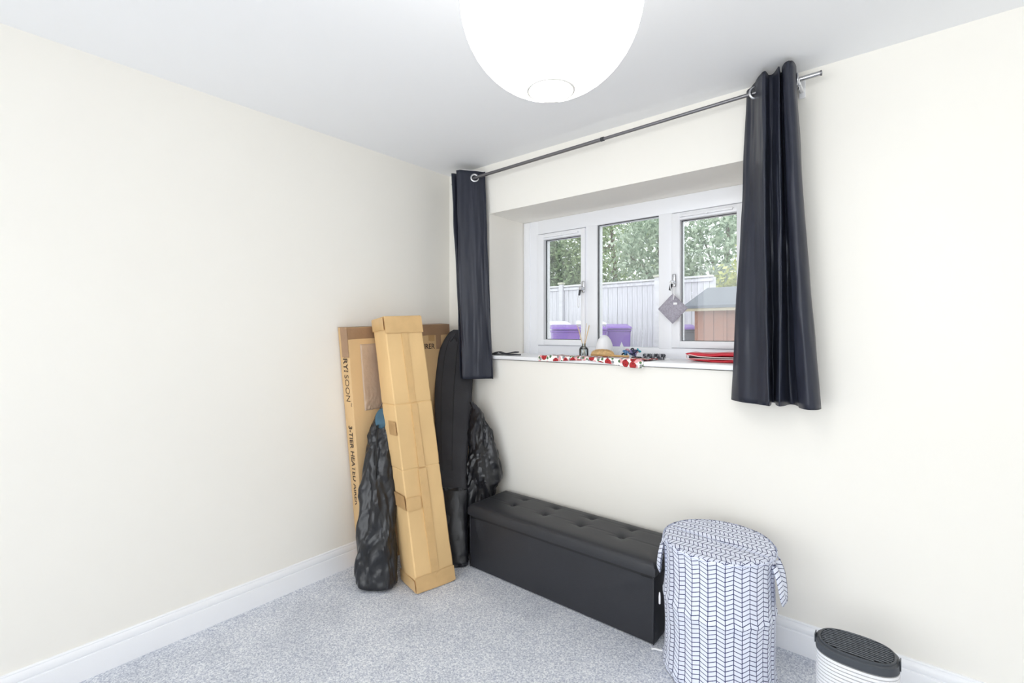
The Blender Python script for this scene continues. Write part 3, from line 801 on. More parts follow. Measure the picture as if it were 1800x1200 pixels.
# lid: soft tufted top
tufts = [(x, y) for x in (0.731, 0.950, 1.173, 1.396) for y in (-0.205, -0.092)]
NU, NV = 150, 50
V = []
def rr(u):      # rounded edge falloff
    return min(1.0, u)
for i in range(NU):
    for j in range(NV):
        u = i / (NU - 1); v = j / (NV - 1)
        x = bx0 - 0.003 + u * (bx1 - bx0 + 0.006); y = by0 - 0.007 + v * (by1 - by0 + 0.007)
        d = min(x - bx0 + 0.003, bx1 + 0.003 - x, y - by0 + 0.007, by1 - y)
        z = 0.343 + 0.0175 * (1 - math.exp(-d / 0.018))
        z -= 0.012 * max(0, 1 - d / 0.012) ** 2
        for tx, ty in tufts:
            r2 = ((x - tx) ** 2 + (y - ty) ** 2)
            r = math.sqrt(r2)
            z -= 0.017 * math.exp(-(r / 0.020) ** 1.2)
            # short pleats running out from every button
            for ang in (0.5, 0.5 + PI / 2, 0.5 + PI, 0.5 + 1.5 * PI):
                ca, sa = math.cos(ang), math.sin(ang); al = (x - tx) * ca + (y - ty) * sa; ac = -(x - tx) * sa + (y - ty) * ca
                if 0 < al < 0.07: z -= 0.0045 * (1 - al / 0.07) * math.exp(-(ac / 0.005) ** 2)
        for ty in (-0.205, -0.092): z -= 0.0016 * math.exp(-((y - ty) / 0.003) ** 2)
        V.append((x, y, z))
n0 = len(V); Fc = grid_faces(NU, NV)
rim = [i * NV for i in range(NU)] + [(NU - 1) * NV + j for j in range(1, NV)] + [i * NV + NV - 1 for i in range(NU - 2, -1, -1)] + [j for j in range(NV - 2, 0, -1)]
for k in rim: V.append((V[k][0], V[k][1], 0.297))
for k in range(len(rim)):
    k2 = (k + 1) % len(rim); Fc.append([rim[k], rim[k2], n0 + k2, n0 + k])
Fc.append([n0 + k for k in range(len(rim))])
ld = mesh('lid', V, Fc, M_vinyl, be, 50)
for tx, ty in tufts:
    MB().lathe([(0.0, 0.004), (0.004, 0.0035), (0.0075, 0.001), (0.009, -0.003)], (tx, ty, 0.3445), 12, cap=False).build('button', M_vinyl, ld, 180)
MB().bbox(bx0 + 0.003, bx1 - 0.003, by0 + 0.004, by1, 0.281, 0.2985, 0.001).build('lid_gap', M_seam, be)
MB().tube([(bx0 + 0.012, by0 + 0.002, 0.006), (bx0 + 0.010, by0 + 0.002, 0.29)], 0.003, 6).build('corner_seam', M_vinyl, be, 180)
MB().tube([(bx1 - 0.008, by0 + 0.003, 0.006), (bx1 - 0.008, by0 + 0.003, 0.29)], 0.003, 6).build('corner_seam', M_vinyl, be, 180)

# ------------------------------------------------------------------ laundry basket
lx, ly, lr, lh = 1.868, -0.328, 0.200, 0.512
la = thing('laundry_basket', (lx, ly, 0), 'round fabric laundry basket with navy herringbone print beside the bench', 'laundry basket')
na, nz_ = 160, 90
V = []; UV = []
hoops = [0.03, 0.285, 0.50]
for k in range(nz_):
    z = lh * k / (nz_ - 1)
    for j in range(na + 1):
        t = 2 * PI * j / na - PI / 2 - 0.6
        r = lr
        r += 0.004 * sum(math.exp(-((z - h) / 0.012) ** 2) for h in hoops) + 0.002
        r -= 0.005 * (math.sin(PI * min(1, max(0, (z - 0.03) / 0.255))) if z < 0.285 else math.sin(PI * (z - 0.285) / 0.23)) * 0.9
        r += 0.0035 * noise.noise(Vector((math.cos(t) * 4, math.sin(t) * 4, z * 9)))
        if z < 0.03: r += 0.003 * math.sin(t * 17) - 0.004 * (1 - z / 0.03)
        V.append((lx + r * math.cos(t), ly + r * math.sin(t), 0.003 + z))
        UV.append((t * lr + 3.0, z + 1.0))
o = mesh('basket_side', V, grid_faces(nz_, na + 1), M_chev, la, 180, uv=UV)
# domed lid with the zip seam across it
V = []; UV = []
nrr = 46
for k in range(nrr):
    f = k / (nrr - 1)
    for j in range(na + 1):
        t = 2 * PI * j / na
        r = (lr + 0.004) * f
        x, y = r * math.cos(t), r * math.sin(t)
        # seam line runs roughly along the wall, sagging cloth each side
        sd = y * 0.99 + x * 0.12 + 0.02
        z = 0.516 + 0.006 * (1 - f ** 2) - 0.009 * math.exp(-(sd / 0.014) ** 2) * (1 - f ** 4) + 0.004 * noise.noise(Vector((x * 16, y * 16, 2))) * (1 - f)
        if f > 0.93: z -= 0.012 * ((f - 0.93) / 0.07) ** 2
        V.append((lx + x, ly + y, z))
        a_ = 0.0
        UV.append((y * 1.0 + 2.0 + (0.009 if sd > 0 else 0), x * 1.0 + 2.0))
lidb = mesh('lid', V, grid_faces(nrr, na + 1), M_chev, la, 180, uv=UV)
MB().tube([(lx + x, ly - 0.02 - 0.12 * x, 0.5175) for x in np.linspace(-0.175, 0.185, 30)], 0.0012, 6).build('zip', M_hem, lidb, 180)
ringp = [(lx + (lr + 0.004) * math.cos(t), ly + (lr + 0.004) * math.sin(t), 0.507) for t in np.linspace(0, 2 * PI, 80, endpoint=False)]
MB().tube(ringp, 0.0022, 6, closed=True).build('rim_piping', M_hem, la, 180)
def strap_loop(ang, name, hang, wd_, out):
    c0 = np.array([lx + lr * math.cos(ang), ly + lr * math.sin(ang), 0.0]); tdir = np.array([-math.sin(ang), math.cos(ang), 0]); nd = np.array([math.cos(ang), math.sin(ang), 0])
    pts = [c0 + tdir * -wd_ + np.array([0, 0, 0.485]) + nd * 0.005, c0 + tdir * (-wd_ * 1.1) + nd * out * 0.7 + np.array([0, 0, 0.44]), c0 + tdir * (-wd_ * 0.75) + nd * out + np.array([0, 0, 0.485 - hang * 0.8]),
           c0 + nd * out * 1.1 + np.array([0, 0, 0.485 - hang]), c0 + tdir * wd_ * 0.75 + nd * out + np.array([0, 0, 0.485 - hang * 0.8]), c0 + tdir * wd_ * 1.1 + nd * out * 0.7 + np.array([0, 0, 0.44]), c0 + tdir * wd_ + np.array([0, 0, 0.485]) + nd * 0.005]
    C = catmull(pts, 50); V = []; UV = []; s = 0
    for i, p in enumerate(C):
        tg = C[min(i + 1, 49)] - C[max(i - 1, 0)]; tg /= np.linalg.norm(tg)
        sd = np.cross(tg, nd); sd /= np.linalg.norm(sd)
        if i: s += np.linalg.norm(p - C[i - 1])
        for j in range(7):
            w = (j / 6 - 0.5) * 0.046
            V.append(p + sd * w + nd * 0.006 * math.cos(w * 120)); UV.append((w + 1.0, s + 1))
    o = mesh(name, V, grid_faces(50, 7), M_chev, la, 180, uv=UV); so = o.modifiers.new('t', 'SOLIDIFY'); so.thickness = 0.003
strap_loop(math.radians(2), 'carry_handle', 0.130, 0.034, 0.030)
strap_loop(math.radians(196), 'carry_handle', 0.115, 0.05, 0.020)
MB().tube(catmull([(lx + 0.19, ly - 0.075, 0.02), (lx + 0.205, ly - 0.07, 0.006), (lx + 0.232, ly - 0.045, 0.006), (lx + 0.243, ly - 0.028, 0.008)], 16), 0.0042, 8).build('tie_cord', M_cord, la, 180)
MB().tube(catmull([(lx + 0.195, ly - 0.08, 0.012), (lx + 0.215, ly - 0.10, 0.006), (lx + 0.24, ly - 0.125, 0.005), (lx + 0.25, ly - 0.16, 0.005)], 16), 0.003, 8).build('tie_cord', M_cord, la, 180)
MB().tube(catmull([(lx + 0.19, ly - 0.09, 0.012), (lx + 0.20, ly - 0.12, 0.006), (lx + 0.215, ly - 0.16, 0.005)], 16), 0.003, 8).build('tie_cord', M_cord, la, 180)
MB().tube(catmull([(lx - 0.195, ly - 0.03, 0.015), (lx - 0.215, ly - 0.032, 0.006), (lx - 0.238, ly - 0.04, 0.007), (lx - 0.25, ly - 0.05, 0.006)], 16), 0.0042, 8).build('tie_cord', M_cord, la, 180)
MB().lathe([(0.0, -0.03), (0.004, -0.026), (0.0045, 0.0), (0.003, 0.018), (0.0, 0.022)], (lx - 0.214, ly - 0.05, 0.235), 10).build('toggle', M_cord, la, 180)

# ------------------------------------------------------------------ air purifier
ax, ay, aL, aD, ah = 2.311, -0.360, 0.112, 0.080, 0.30
ap = thing('air_purifier', (ax, ay, 0), 'small white ribbed air purifier with dark grille top by the skirting', 'air purifier')
def stadium(L, D, n=48):
    out = []
    s = L - D
    for k in range(n):
        t = 2 * PI * k / n; c_, s_ = math.cos(t), math.sin(t)
        e = 2 / 2.5
        out.append((L * math.copysign(abs(c_) ** e, c_), D * math.copysign(abs(s_) ** e, s_)))
    return out
def stack(levels, n=48, cap=True):
    m = MB(); V = []
    for z, s in levels:
        for x, y in stadium(aL + s, aD + s, n): V.append((ax + x, ay + y, z))
    k = len(levels); Fc = grid_faces(k, n, cv=True)
    if cap: Fc += [list(range(n))[::-1], [(k - 1) * n + j for j in range(n)]]
    return m.add(V, Fc)
stack([(0.0, -0.006), (0.004, -0.003), (0.02, -0.002), (0.022, -0.006), (0.268, -0.006)], 64).build('core', M_dark, ap, 40)
lv = MB()
for i in range(21):
    z = 0.024 + i * 0.0116
    lv_ = [(z, -0.006), (z + 0.0004, 0.0), (z + 0.0088, 0.0), (z + 0.0092, -0.006)]
    V = []
    for zz, s in lv_:
        for x, y in stadium(aL + s, aD + s, 64): V.append((ax + x, ay + y, zz))
    lv.add(V, grid_faces(4, 64, cv=True))
lv.build('white_louvres', M_white_plastic, ap, 40)
stack([(0.268, -0.004), (0.269, 0.0005), (0.292, 0.0005), (0.295, -0.003), (0.296, -0.009)], 64, cap=False).build('top_band', M_dark, ap, 40)
V = []
for z, s in ((0.290, -0.007), (0.3005, -0.008), (0.302, -0.011), (0.3005, -0.014), (0.284, -0.016)):
    for x, y in stadium(aL + s, aD + s, 64): V.append((ax + x, ay + y, z))
MB().add(V, grid_faces(5, 64, cv=True)).build('rim', M_dark, ap, 40)
gr = MB()
for i in range(12):
    y = -0.060 + i * 0.12 / 11
    half = (aL - 0.015) * max(0, 1 - (abs(y) / (aD - 0.015)) ** 2.5) ** (1 / 2.5)
    P = [(ax + x, ay + y + 0.004 * math.cos(x * 14), 0.2985 + 0.0015 * math.cos(x * 12)) for x in np.linspace(-half, half, 15)]
    gr.tube(P, 0.0024, 5)
gr.build('grille_slats', M_slat, ap, 180, kind='stuff')
V = [(ax + x, ay + y, 0.2700) for x, y in stadium(aL - 0.008, aD - 0.008, 48)]
mesh('grille_base', V, [list(range(48))], M_pit, ap)  # sheet coloured near-black so the gaps between the slats look dark
for sx in (-1, 1):
    MB().bbox(ax + sx * (aL + 0.001) - 0.0015, ax + sx * (aL + 0.001) + 0.0015, ay - 0.02, ay + 0.01, 0.275, 0.303, 0.001).build('side_tab', M_dark, ap)

# ------------------------------------------------------------------ things on the sill
# folded black strip
V = []
C = catmull([(0.388, 0.030, SZ + 0.010), (0.43, 0.028, SZ + 0.020), (0.48, 0.024, SZ + 0.012), (0.54, 0.022, SZ + 0.018), (0.585, 0.020, SZ + 0.024)], 40)
C2 = catmull([(0.385, 0.018, SZ + 0.006), (0.44, 0.012, SZ + 0.006), (0.50, 0.012, SZ + 0.007), (0.56, 0.012, SZ + 0.007), (0.605, 0.014, SZ + 0.008)], 40)
bs = thing('fabric_belt', (0.49, 0.02, SZ), 'folded black fabric strip at the left end of the sill', 'belt')
for Cq, nm in ((C, 'upper_fold'), (C2, 'lower_fold')):
    m = MB()
    V = []
    for i, p in enumerate(Cq):
        tw = 0.25 * math.sin(i * 0.3)
        for a, b in ((-0.018, -0.0035), (0.018, -0.0035), (0.018, 0.0035), (-0.018, 0.0035)):
            V.append((p[0], p[1] + a * math.cos(tw), p[2] + b + a * math.sin(tw) * 0.3))
    V = [(x, y, max(z, SZ + 0.0005)) for x, y, z in V]
    m.add(V, grid_faces(40, 4, cv=True) + [[0, 1, 2, 3], [156, 157, 158, 159]]).build(nm, M_strip, bs, 50)

# floral cloth lying over the front edge
def floral_mat():
    m = bpy.data.materials.new('white_cloth_with_red_roses'); m.use_nodes = True
    nt = m.node_tree; N = nt.nodes; L = nt.links; p = N['Principled BSDF']; p.inputs['Roughness'].default_value = 0.85
    tc = N.new('ShaderNodeTexCoord')
    def spots(scale, thr, loc, rnd=0.75):
        mp = N.new('ShaderNodeMapping'); mp.inputs['Location'].default_value = loc; L.new(tc.outputs['UV'], mp.inputs[0])
        v = N.new('ShaderNodeTexVoronoi'); v.inputs['Scale'].default_value = scale; v.inputs['Randomness'].default_value = rnd; v.voronoi_dimensions = '2D'
        L.new(mp.outputs[0], v.inputs['Vector'])
        c = N.new('ShaderNodeMath'); c.operation = 'LESS_THAN'; c.inputs[1].default_value = thr; L.new(v.outputs['Distance'], c.inputs[0]); return c.outputs[0]
    col = srgb(246, 243, 240)
    last = None
    for sc, th, loc, c in ((24, 0.26, (0.3, 0.1, 0), srgb(232, 168, 172)), (26, 0.22, (0.9, 0.55, 0), srgb(150, 148, 152)), (34, 0.22, (0.13, 0.77, 0), srgb(88, 122, 80)), (17, 0.30, (0.0, 0.0, 0), srgb(176, 44, 48)), (60, 0.22, (0.0, 0.0, 0), srgb(120, 28, 36))):
        mx = N.new('ShaderNodeMix'); mx.data_type = 'RGBA'
        if last is None: mx.inputs[6].default_value = col
        else: L.new(last, mx.inputs[6])
        f = spots(sc, th, loc)
        if sc == 60:      # darker petals only inside the red
            g2 = N.new('ShaderNodeMath'); g2.operation = 'MULTIPLY'; L.new(f, g2.inputs[0]); L.new(red, g2.inputs[1]); f = g2.outputs[0]
        if sc == 17: red = f
        L.new(f, mx.inputs[0]); mx.inputs[7].default_value = c; last = mx.outputs[2]
    L.new(last, p.inputs['Base Color'])
    return m
M_floral = floral_mat()
V = []; UV = []
nx_, ns_ = 90, 40
for i in range(nx_):
    u = i / (nx_ - 1)
    for j in range(ns_):
        s = j / (ns_ - 1) * 0.205
        x = 0.775 + u * 0.665 + 0.02 * (s / 0.2) * (0.5 - u)
        skew = 0.012 * math.sin(u * 7) + 0.008 * noise.noise(Vector((u * 6, s * 10, 0)))
        top = 0.175 + 0.012 * math.sin(u * 4)
        if s < top:
            y = -0.034 + (top - s); z = SZ + 0.004 + 0.003 * (1 + noise.noise(Vector((u * 18, s * 30, 4)))) + 0.004 * math.exp(-((s - top) / 0.03) ** 2)
        else:
            y = -0.036 - 0.003 * math.sin(u * 23); z = SZ + 0.006 - (s - top) * (0.9 + 0.2 * math.sin(u * 9))
        V.append((x, y, z)); UV.append((x, s))
o = mesh('floral_cloth', V, grid_faces(nx_, ns_), M_floral, None, 180, uv=UV)
so = o.modifiers.new('t', 'SOLIDIFY'); so.thickness = 0.0035; so.offset = -0.3
tag(o, 'white cloth printed with red roses draped over the sill edge', 'cloth')

# reed diffuser
rdx, rdy = 0.945, 0.21
rd = thing('reed_diffuser', (rdx, rdy, SZ), 'clear glass reed diffuser with thin tan sticks on the sill', 'diffuser')
MB().lathe([(0.0, 0.001), (0.026, 0.001), (0.028, 0.004), (0.028, 0.045), (0.022, 0.056), (0.012, 0.062), (0.011, 0.074), (0.013, 0.078), (0.010, 0.078), (0.009, 0.06), (0.025, 0.044), (0.025, 0.006), (0.0, 0.005)], (rdx, rdy, SZ), 28, cap=False).build('bottle', M_clear, rd, 40)
for dx, dy, ln in ((-0.055, 0.01, 0.195), (-0.03, -0.01, 0.175), (-0.045, 0.012, 0.18), (0.03, 0.01, 0.19), (0.045, -0.01, 0.185), (0.012, 0.012, 0.2)):
    MB().tube([(rdx - dx * 0.25, rdy - dy * 0.3, SZ + 0.008), (rdx + dx, rdy + dy, SZ + ln)], 0.0017, 6).build('reed', M_reed, rd, 180)

# white rounded diffuser dome
dm = thing('white_dome', (1.075, 0.225, SZ), 'smooth white rounded dome standing behind the hairbrush on the sill', 'ornament')
MB().lathe([(0.0, 0.0), (0.048, 0.0), (0.053, 0.006), (0.054, 0.03), (0.051, 0.055), (0.045, 0.08), (0.036, 0.102), (0.024, 0.119), (0.012, 0.127), (0.004, 0.129), (0.0, 0.129)], (1.075, 0.225, SZ), 36).build('dome_body', M_porc, dm, 180)
MB().lathe([(0.054, 0.012), (0.0565, 0.014), (0.0565, 0.018), (0.054, 0.02)], (1.075, 0.225, SZ), 36, cap=False).build('base_ring', M_white_plastic, dm, 60)
# crumpled white tissue by the middle pane
V = []
for k in range(14):
    for j in range(22):
        t = 2 * PI * j / 22; f = k / 13
        r = 0.024 * (1 - f ** 1.3) + 0.001
        d = 1 + 0.55 * noise.noise(Vector((math.cos(t) * 3, math.sin(t) * 3, f * 5 + 2)))
        V.append((1.155 + r * d * math.cos(t), 0.285 + r * 0.6 * d * math.sin(t), SZ + 0.004 + f * 0.085 + 0.01 * (1 - f) * noise.noise(Vector((t, f * 8, 1)))))
o = mesh('crumpled_tissue', V, grid_faces(14, 22, cv=True) + [list(range(22))], M_milk, None, 60)
tag(o, 'small crumpled white tissue peak against the middle window pane', 'tissue')

# hairbrush
hb = thing('hairbrush', (1.18, 0.06, SZ + 0.012), 'oval wooden hairbrush with tan bristles lying on the floral cloth', 'brush')
hz = SZ + 0.013
V = []; nh = 60
def brush_w(s):      # half width along its length
    return 0.030 * math.sqrt(max(0, 1 - ((s - 0.075) / 0.075) ** 2)) if s < 0.12 else (0.0115 + (0.024 - 0.0115) * max(0, 1 - (s - 0.12) / 0.03) ** 2 + 0.002 * math.sin((s - 0.12) * 30))
for i in range(nh):
    s = 0.0005 + 0.2345 * i / (nh - 1); wv = max(0.001, brush_w(s)) * (1 if s < 0.225 else math.sqrt(max(0.02, 1 - ((s - 0.225) / 0.0101) ** 2)))
    for j in range(12):
        t = 2 * PI * j / 12
        V.append((1.085 + s, 0.050 + wv * math.cos(t) - s * 0.05, hz + 0.0068 + 0.0055 * math.sin(t)))
MB().add(V, grid_faces(nh, 12, cv=True)).build('wooden_back', M_wood, hb, 60)
V = []
for k in range(12):
    f = k / 11
    for j in range(36):
        t = 2 * PI * j / 36
        r = math.sqrt(max(0, 1 - f ** 2.2))
        V.append((1.160 + 0.070 * r * math.cos(t), 0.046 + 0.027 * r * math.sin(t) , hz + 0.011 + 0.026 * f))
MB().add(V, grid_faces(12, 36, cv=True)).build('bristle_pad', M_bristle, hb, 180)
br = MB()
for i in range(420):
    a = random.random() * 2 * PI; r = math.sqrt(random.random())
    x, y = 1.160 + 0.067 * r * math.cos(a), 0.046 + 0.025 * r * math.sin(a)
    h = 0.026 * (1 - r ** 2) ** 0.45 + 0.004
    br.tube([(x, y, hz + 0.012), (x + 0.003 * math.cos(a), y + 0.002 * math.sin(a), hz + 0.012 + h)], 0.0006, 3)
br.build('bristles', M_bristle, hb, None, kind='stuff')

# bunch of coloured hair ties
ht = thing('hair_tie_bunch', (1.275, 0.16, SZ), 'tangled bunch of turquoise, blue and pink hair ties on the sill', 'hair ties')
cols = [('turquoise', (70, 178, 196)), ('sky_blue', (96, 150, 206)), ('navy', (50, 58, 92)), ('dusty_pink', (206, 160, 176)), ('lilac', (150, 140, 190)), ('black', (40, 42, 48))]
for i in range(13):
    nm, c = cols[i % len(cols)]
    m = mat('hair_tie_' + nm, srgb(*c), 0.7, var=0.12, vscale=60)
    cx_, cy_, cz_ = 1.268 + random.uniform(-0.034, 0.034), 0.16 + random.uniform(-0.02, 0.02), SZ + 0.019 + random.uniform(0, 0.028)
    if i == 12: cx_, cz_ = 1.312, SZ + 0.046
    a, b = random.uniform(0, PI), random.uniform(0.3, 1.3)
    R = Matrix.Rotation(a, 3, 'Z') @ Matrix.Rotation(b, 3, 'X')
    pts = [Vector((cx_, cy_, cz_)) + R @ Vector((0.014 * math.cos(t) * (1 + 0.15 * math.sin(3 * t)), 0.011 * math.sin(t), 0.003 * math.sin(2 * t + i))) for t in np.linspace(0, 2 * PI, 22, endpoint=False)]
    MB().tube(pts, 0.0038, 7, closed=True).build('hair_tie', m, ht, 180)
m = mat('hair_tie_black', srgb(40, 42, 48), 0.7)
MB().bbox(1.285, 1.335, 0.135, 0.165, SZ + 0.0005, SZ + 0.014, 0.004).build('clip', m, ht, 40)

# grey and black coiled bracelet
cb = thing('coiled_band', (1.395, 0.19, SZ), 'grey and black coiled stretch band lying right of the hair ties', 'hair band')
for lev in range(2):
    for k in range(26):
        t0 = 2 * PI * k / 26
        m = [mat('band_grey', srgb(168, 168, 174), 0.6), mat('band_black', srgb(52, 54, 60), 0.6), mat('band_slate', srgb(112, 114, 122), 0.6)][(k * 7 + lev) % 3]
        pts = [(1.392 + 0.055 * math.cos(t0 + d) , 0.19 + 0.026 * math.sin(t0 + d), SZ + 0.009 + lev * 0.013) for d in np.linspace(-0.10, 0.10, 4)]
        MB().tube(pts, [0.006, 0.0085, 0.0085, 0.006], 8).build('bead', m, cb, 180)
MB().tube(catmull([(1.445, 0.185, SZ + 0.006), (1.47, 0.18, SZ + 0.004), (1.485, 0.19, SZ + 0.004), (1.475, 0.20, SZ + 0.004)], 16), 0.0028, 6).build('loose_end', M_cord, cb, 180)

# red zip pouch, folded
rp = thing('red_pouch', (1.71, 0.17, SZ), 'folded red fabric pouch with white piping behind the right curtain edge', 'pouch')
def pouch_layer(z0, th, name, seed, x0, x1):
    V = []; n_, k_ = 50, 24
    for i in range(n_):
        u = i / (n_ - 1); x = x0 + u * (x1 - x0)
        e = math.sqrt(max(0.03, 1 - max(0, (0.12 - u) / 0.12) ** 2)) * math.sqrt(max(0.1, 1 - max(0, (u - 0.94) / 0.06) ** 2))
        for j in range(k_):
            t = 2 * PI * j / k_
            y = 0.165 + 0.055 * math.copysign(abs(math.cos(t)) ** 0.6, math.cos(t)); z = z0 + th * 0.5 + th * 0.5 * e * math.copysign(abs(math.sin(t)) ** 0.7, math.sin(t))
            z += 0.0035 * noise.noise(Vector((x * 22, y * 22 + seed, z * 10))) + 0.003 * math.sin(u * 6 + seed)
            V.append((x, y, max(z, SZ + 0.0006)))
    return MB().add(V, grid_faces(n_, k_, cv=True) + [list(range(k_)), list(range((n_ - 1) * k_, n_ * k_))]).build(name, M_red, rp, 60)
pouch_layer(SZ + 0.001, 0.018, 'lower_half', 1.0, 1.60, 1.845)
pouch_layer(SZ + 0.026, 0.022, 'upper_half', 3.0, 1.588, 1.85)
MB().tube(catmull([(1.84, 0.112, SZ + 0.026), (1.74, 0.108, SZ + 0.025), (1.65, 0.109, SZ + 0.028), (1.60, 0.113, SZ + 0.036), (1.588, 0.13, SZ + 0.026), (1.60, 0.112, SZ + 0.014), (1.66, 0.108, SZ + 0.016), (1.74, 0.108, SZ + 0.017), (1.83, 0.11, SZ + 0.018)], 60), 0.0022, 6).build('piping', M_pipe, rp, 180)
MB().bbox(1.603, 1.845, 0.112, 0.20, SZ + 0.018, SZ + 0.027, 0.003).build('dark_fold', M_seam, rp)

# grey linen sachet hanging from the right window handle
sa = thing('hanging_sachet', (1.452, 0.30, 1.37), 'grey linen diamond sachet hanging on the right window handle', 'sachet')
V = []; n_ = 26; cz = 1.454; hs = 0.0835
for sgn in (1, -1):
    for i in range(n_):
        for j in range(n_):
            a, b = -1 + 2 * i / (n_ - 1), -1 + 2 * j / (n_ - 1)
            pin = 1 - 0.06 * (1 - a * a) * 0 - 0.05 * abs(a * b)
            x = (a - b) / 2 * hs * (2 ** 0.0) * 1.0; z = (a + b) / 2 * hs
            puff = 0.013 * ((1 - a ** 4) * (1 - b ** 4)) ** 0.6
            V.append((1.452 + x, 0.300 - sgn * puff + 0.001 * noise.noise(Vector((a * 3, b * 3, sgn))), cz + z))
f1 = grid_faces(n_, n_); Fc = f1 + [[k + n_ * n_ for k in f][::-1] for f in f1]
mesh('cushion', V, Fc, M_sachet, sa, 180)
MB().tube(catmull([(1.452, 0.293, 1.528), (1.446, 0.29, 1.56), (1.444, 0.287, 1.59), (1.452, 0.285, 1.60), (1.462, 0.287, 1.585), (1.466, 0.285, 1.54), (1.462, 0.284, 1.50)], 30), 0.0026, 6).build('ribbon', M_cord, sa, 180)
MB().bbox(1.462, 1.484, 0.281, 0.2845, 1.474, 1.486, 0.001).build('tag', M_cord, sa)

# ------------------------------------------------------------------ outside: ground, fence, bins, shed, trees
GZ = 0.38
struct(MB().box(-16, 14, WT + 0.02, 26, GZ - 0.2, GZ).build('ground', M_gravel), 'pale paved yard outside the window')
fe = thing('timber_fence', (-2.1, 6.4, GZ), 'weathered silver-grey close-board fence with capped posts across the yard', 'fence')
FY = 6.40; xe = -0.13
bw = 0.104
x = -5.6; i = 0
proto = None
while x < xe - 0.02:
    dz = random.uniform(-0.006, 0.006); dyy = random.uniform(-0.004, 0.004)
    if proto is None:
        proto = MB().bbox(x, x + bw - 0.006, FY, FY + 0.016, GZ + 0.03, 2.285, 0.002, 1).build('board', M_fence, fe)
        x00 = x
    else:
        c = proto.copy(); COL.objects.link(c); c.location = (x - x00, dyy, dz)
    x += bw; i += 1
for p in (-5.1, -3.27, -1.13):
    q_ = MB().bbox(p - 0.045, p + 0.045, FY - 0.07, FY - 0.004, GZ, 2.345, 0.004).build('post', M_fence2, fe)
    MB().bbox(p - 0.065, p + 0.065, FY - 0.095, FY + 0.02, 2.345, 2.385, 0.012).build('post_cap', M_cap, q_)
for x0, x1 in ((-5.6, -3.32), (-3.22, -1.18), (-1.08, xe)):
    MB().bbox(x0, x1, FY - 0.035, FY + 0.035, 2.288, 2.322, 0.004).build('capping_rail', M_fence2, fe)
    MB().bbox(x0, x1, FY - 0.03, FY - 0.002, 2.215, 2.262, 0.004).build('rail', M_fence, fe)
    MB().bbox(x0, x1, FY - 0.02, FY - 0.002, GZ, GZ + 0.15, 0.004).build('gravel_board', M_fence2, fe)

def wheelie_bin(loc, rz, label, bodym, lidm, w_=0.50, h_=1.06):
    r = thing('wheelie_bin', (0, 0, 0), label, 'bin')
    hw, d_ = w_ / 2, 0.28
    P = [(-hw * 0.80, -d_ * 0.72, 0.06), (hw * 0.80, -d_ * 0.72, 0.06), (-hw * 0.80, d_ * 0.72, 0.06), (hw * 0.80, d_ * 0.72, 0.06), (-hw * 0.95, -d_, h_ - 0.08), (hw * 0.95, -d_, h_ - 0.08), (-hw * 0.95, d_, h_ - 0.08), (hw * 0.95, d_, h_ - 0.08)]
    MB().bhexa(P, 0.03, 3).build('bin_body', bodym, r, 40)
    MB().bbox(-hw, hw, -d_ - 0.015, d_, h_ - 0.125, h_ - 0.085, 0.012).build('rim', bodym, r, 40)
    ld_ = MB().bhexa([(-hw - 0.015, -d_ - 0.045, h_ - 0.08), (hw + 0.015, -d_ - 0.045, h_ - 0.08), (-hw - 0.01, d_ + 0.02, h_ - 0.06), (hw + 0.01, d_ + 0.02, h_ - 0.06),
                     (-hw + 0.01, -d_ - 0.02, h_ - 0.04), (hw - 0.01, -d_ - 0.02, h_ - 0.04), (-hw + 0.02, d_ - 0.02, h_ + 0.012), (hw - 0.02, d_ - 0.02, h_ + 0.012)], 0.015, 3).build('lid', lidm, r, 40)
    MB().tube([(-hw * 0.8, d_ + 0.05, h_ - 0.06), (hw * 0.8, d_ + 0.05, h_ - 0.06)], 0.014, 10).build('handle', lidm, ld_, 60)
    for sx in (-1, 1):
        MB().lathe([(0.03, -0.025), (0.1, -0.02), (0.1, 0.02), (0.03, 0.025)], (sx * hw * 0.8, d_ * 0.85, 0.1), 20, 'x').build('wheel', M_gasket, r, 40)
    r.location = loc; r.rotation_euler = (0, 0, rz)
    return r
def facing(x, y): return math.atan2(2.43 - x, y + 2.29)
def yard_bin(x, y, *a): wheelie_bin((x, y, GZ), facing(x, y) + 0.08, *a)
yard_bin(-1.95, 4.47, 'purple wheelie bin nearest the left window pane', M_purple, M_purple, 0.47)
yard_bin(-1.66, 4.88, 'purple wheelie bin partly hidden behind the left mullion', M_purple, M_purple, 0.42)
yard_bin(-1.54, 5.58, 'purple wheelie bin seen through the middle pane', M_purple, M_purple, 0.42, 1.08)
yard_bin(-2.82, 5.44, 'pale grey wheelie bin behind the leftmost purple bin', M_palebin, M_palebin, 0.56, 1.15)
yard_bin(-2.30, 5.92, 'pale grey wheelie bin close to the fence behind the middle pane', M_palebin, M_palebin, 0.56, 1.16)
yard_bin(-0.42, 5.55, 'slate grey bin with purple lid beside the shed', M_greybin, M_purple)

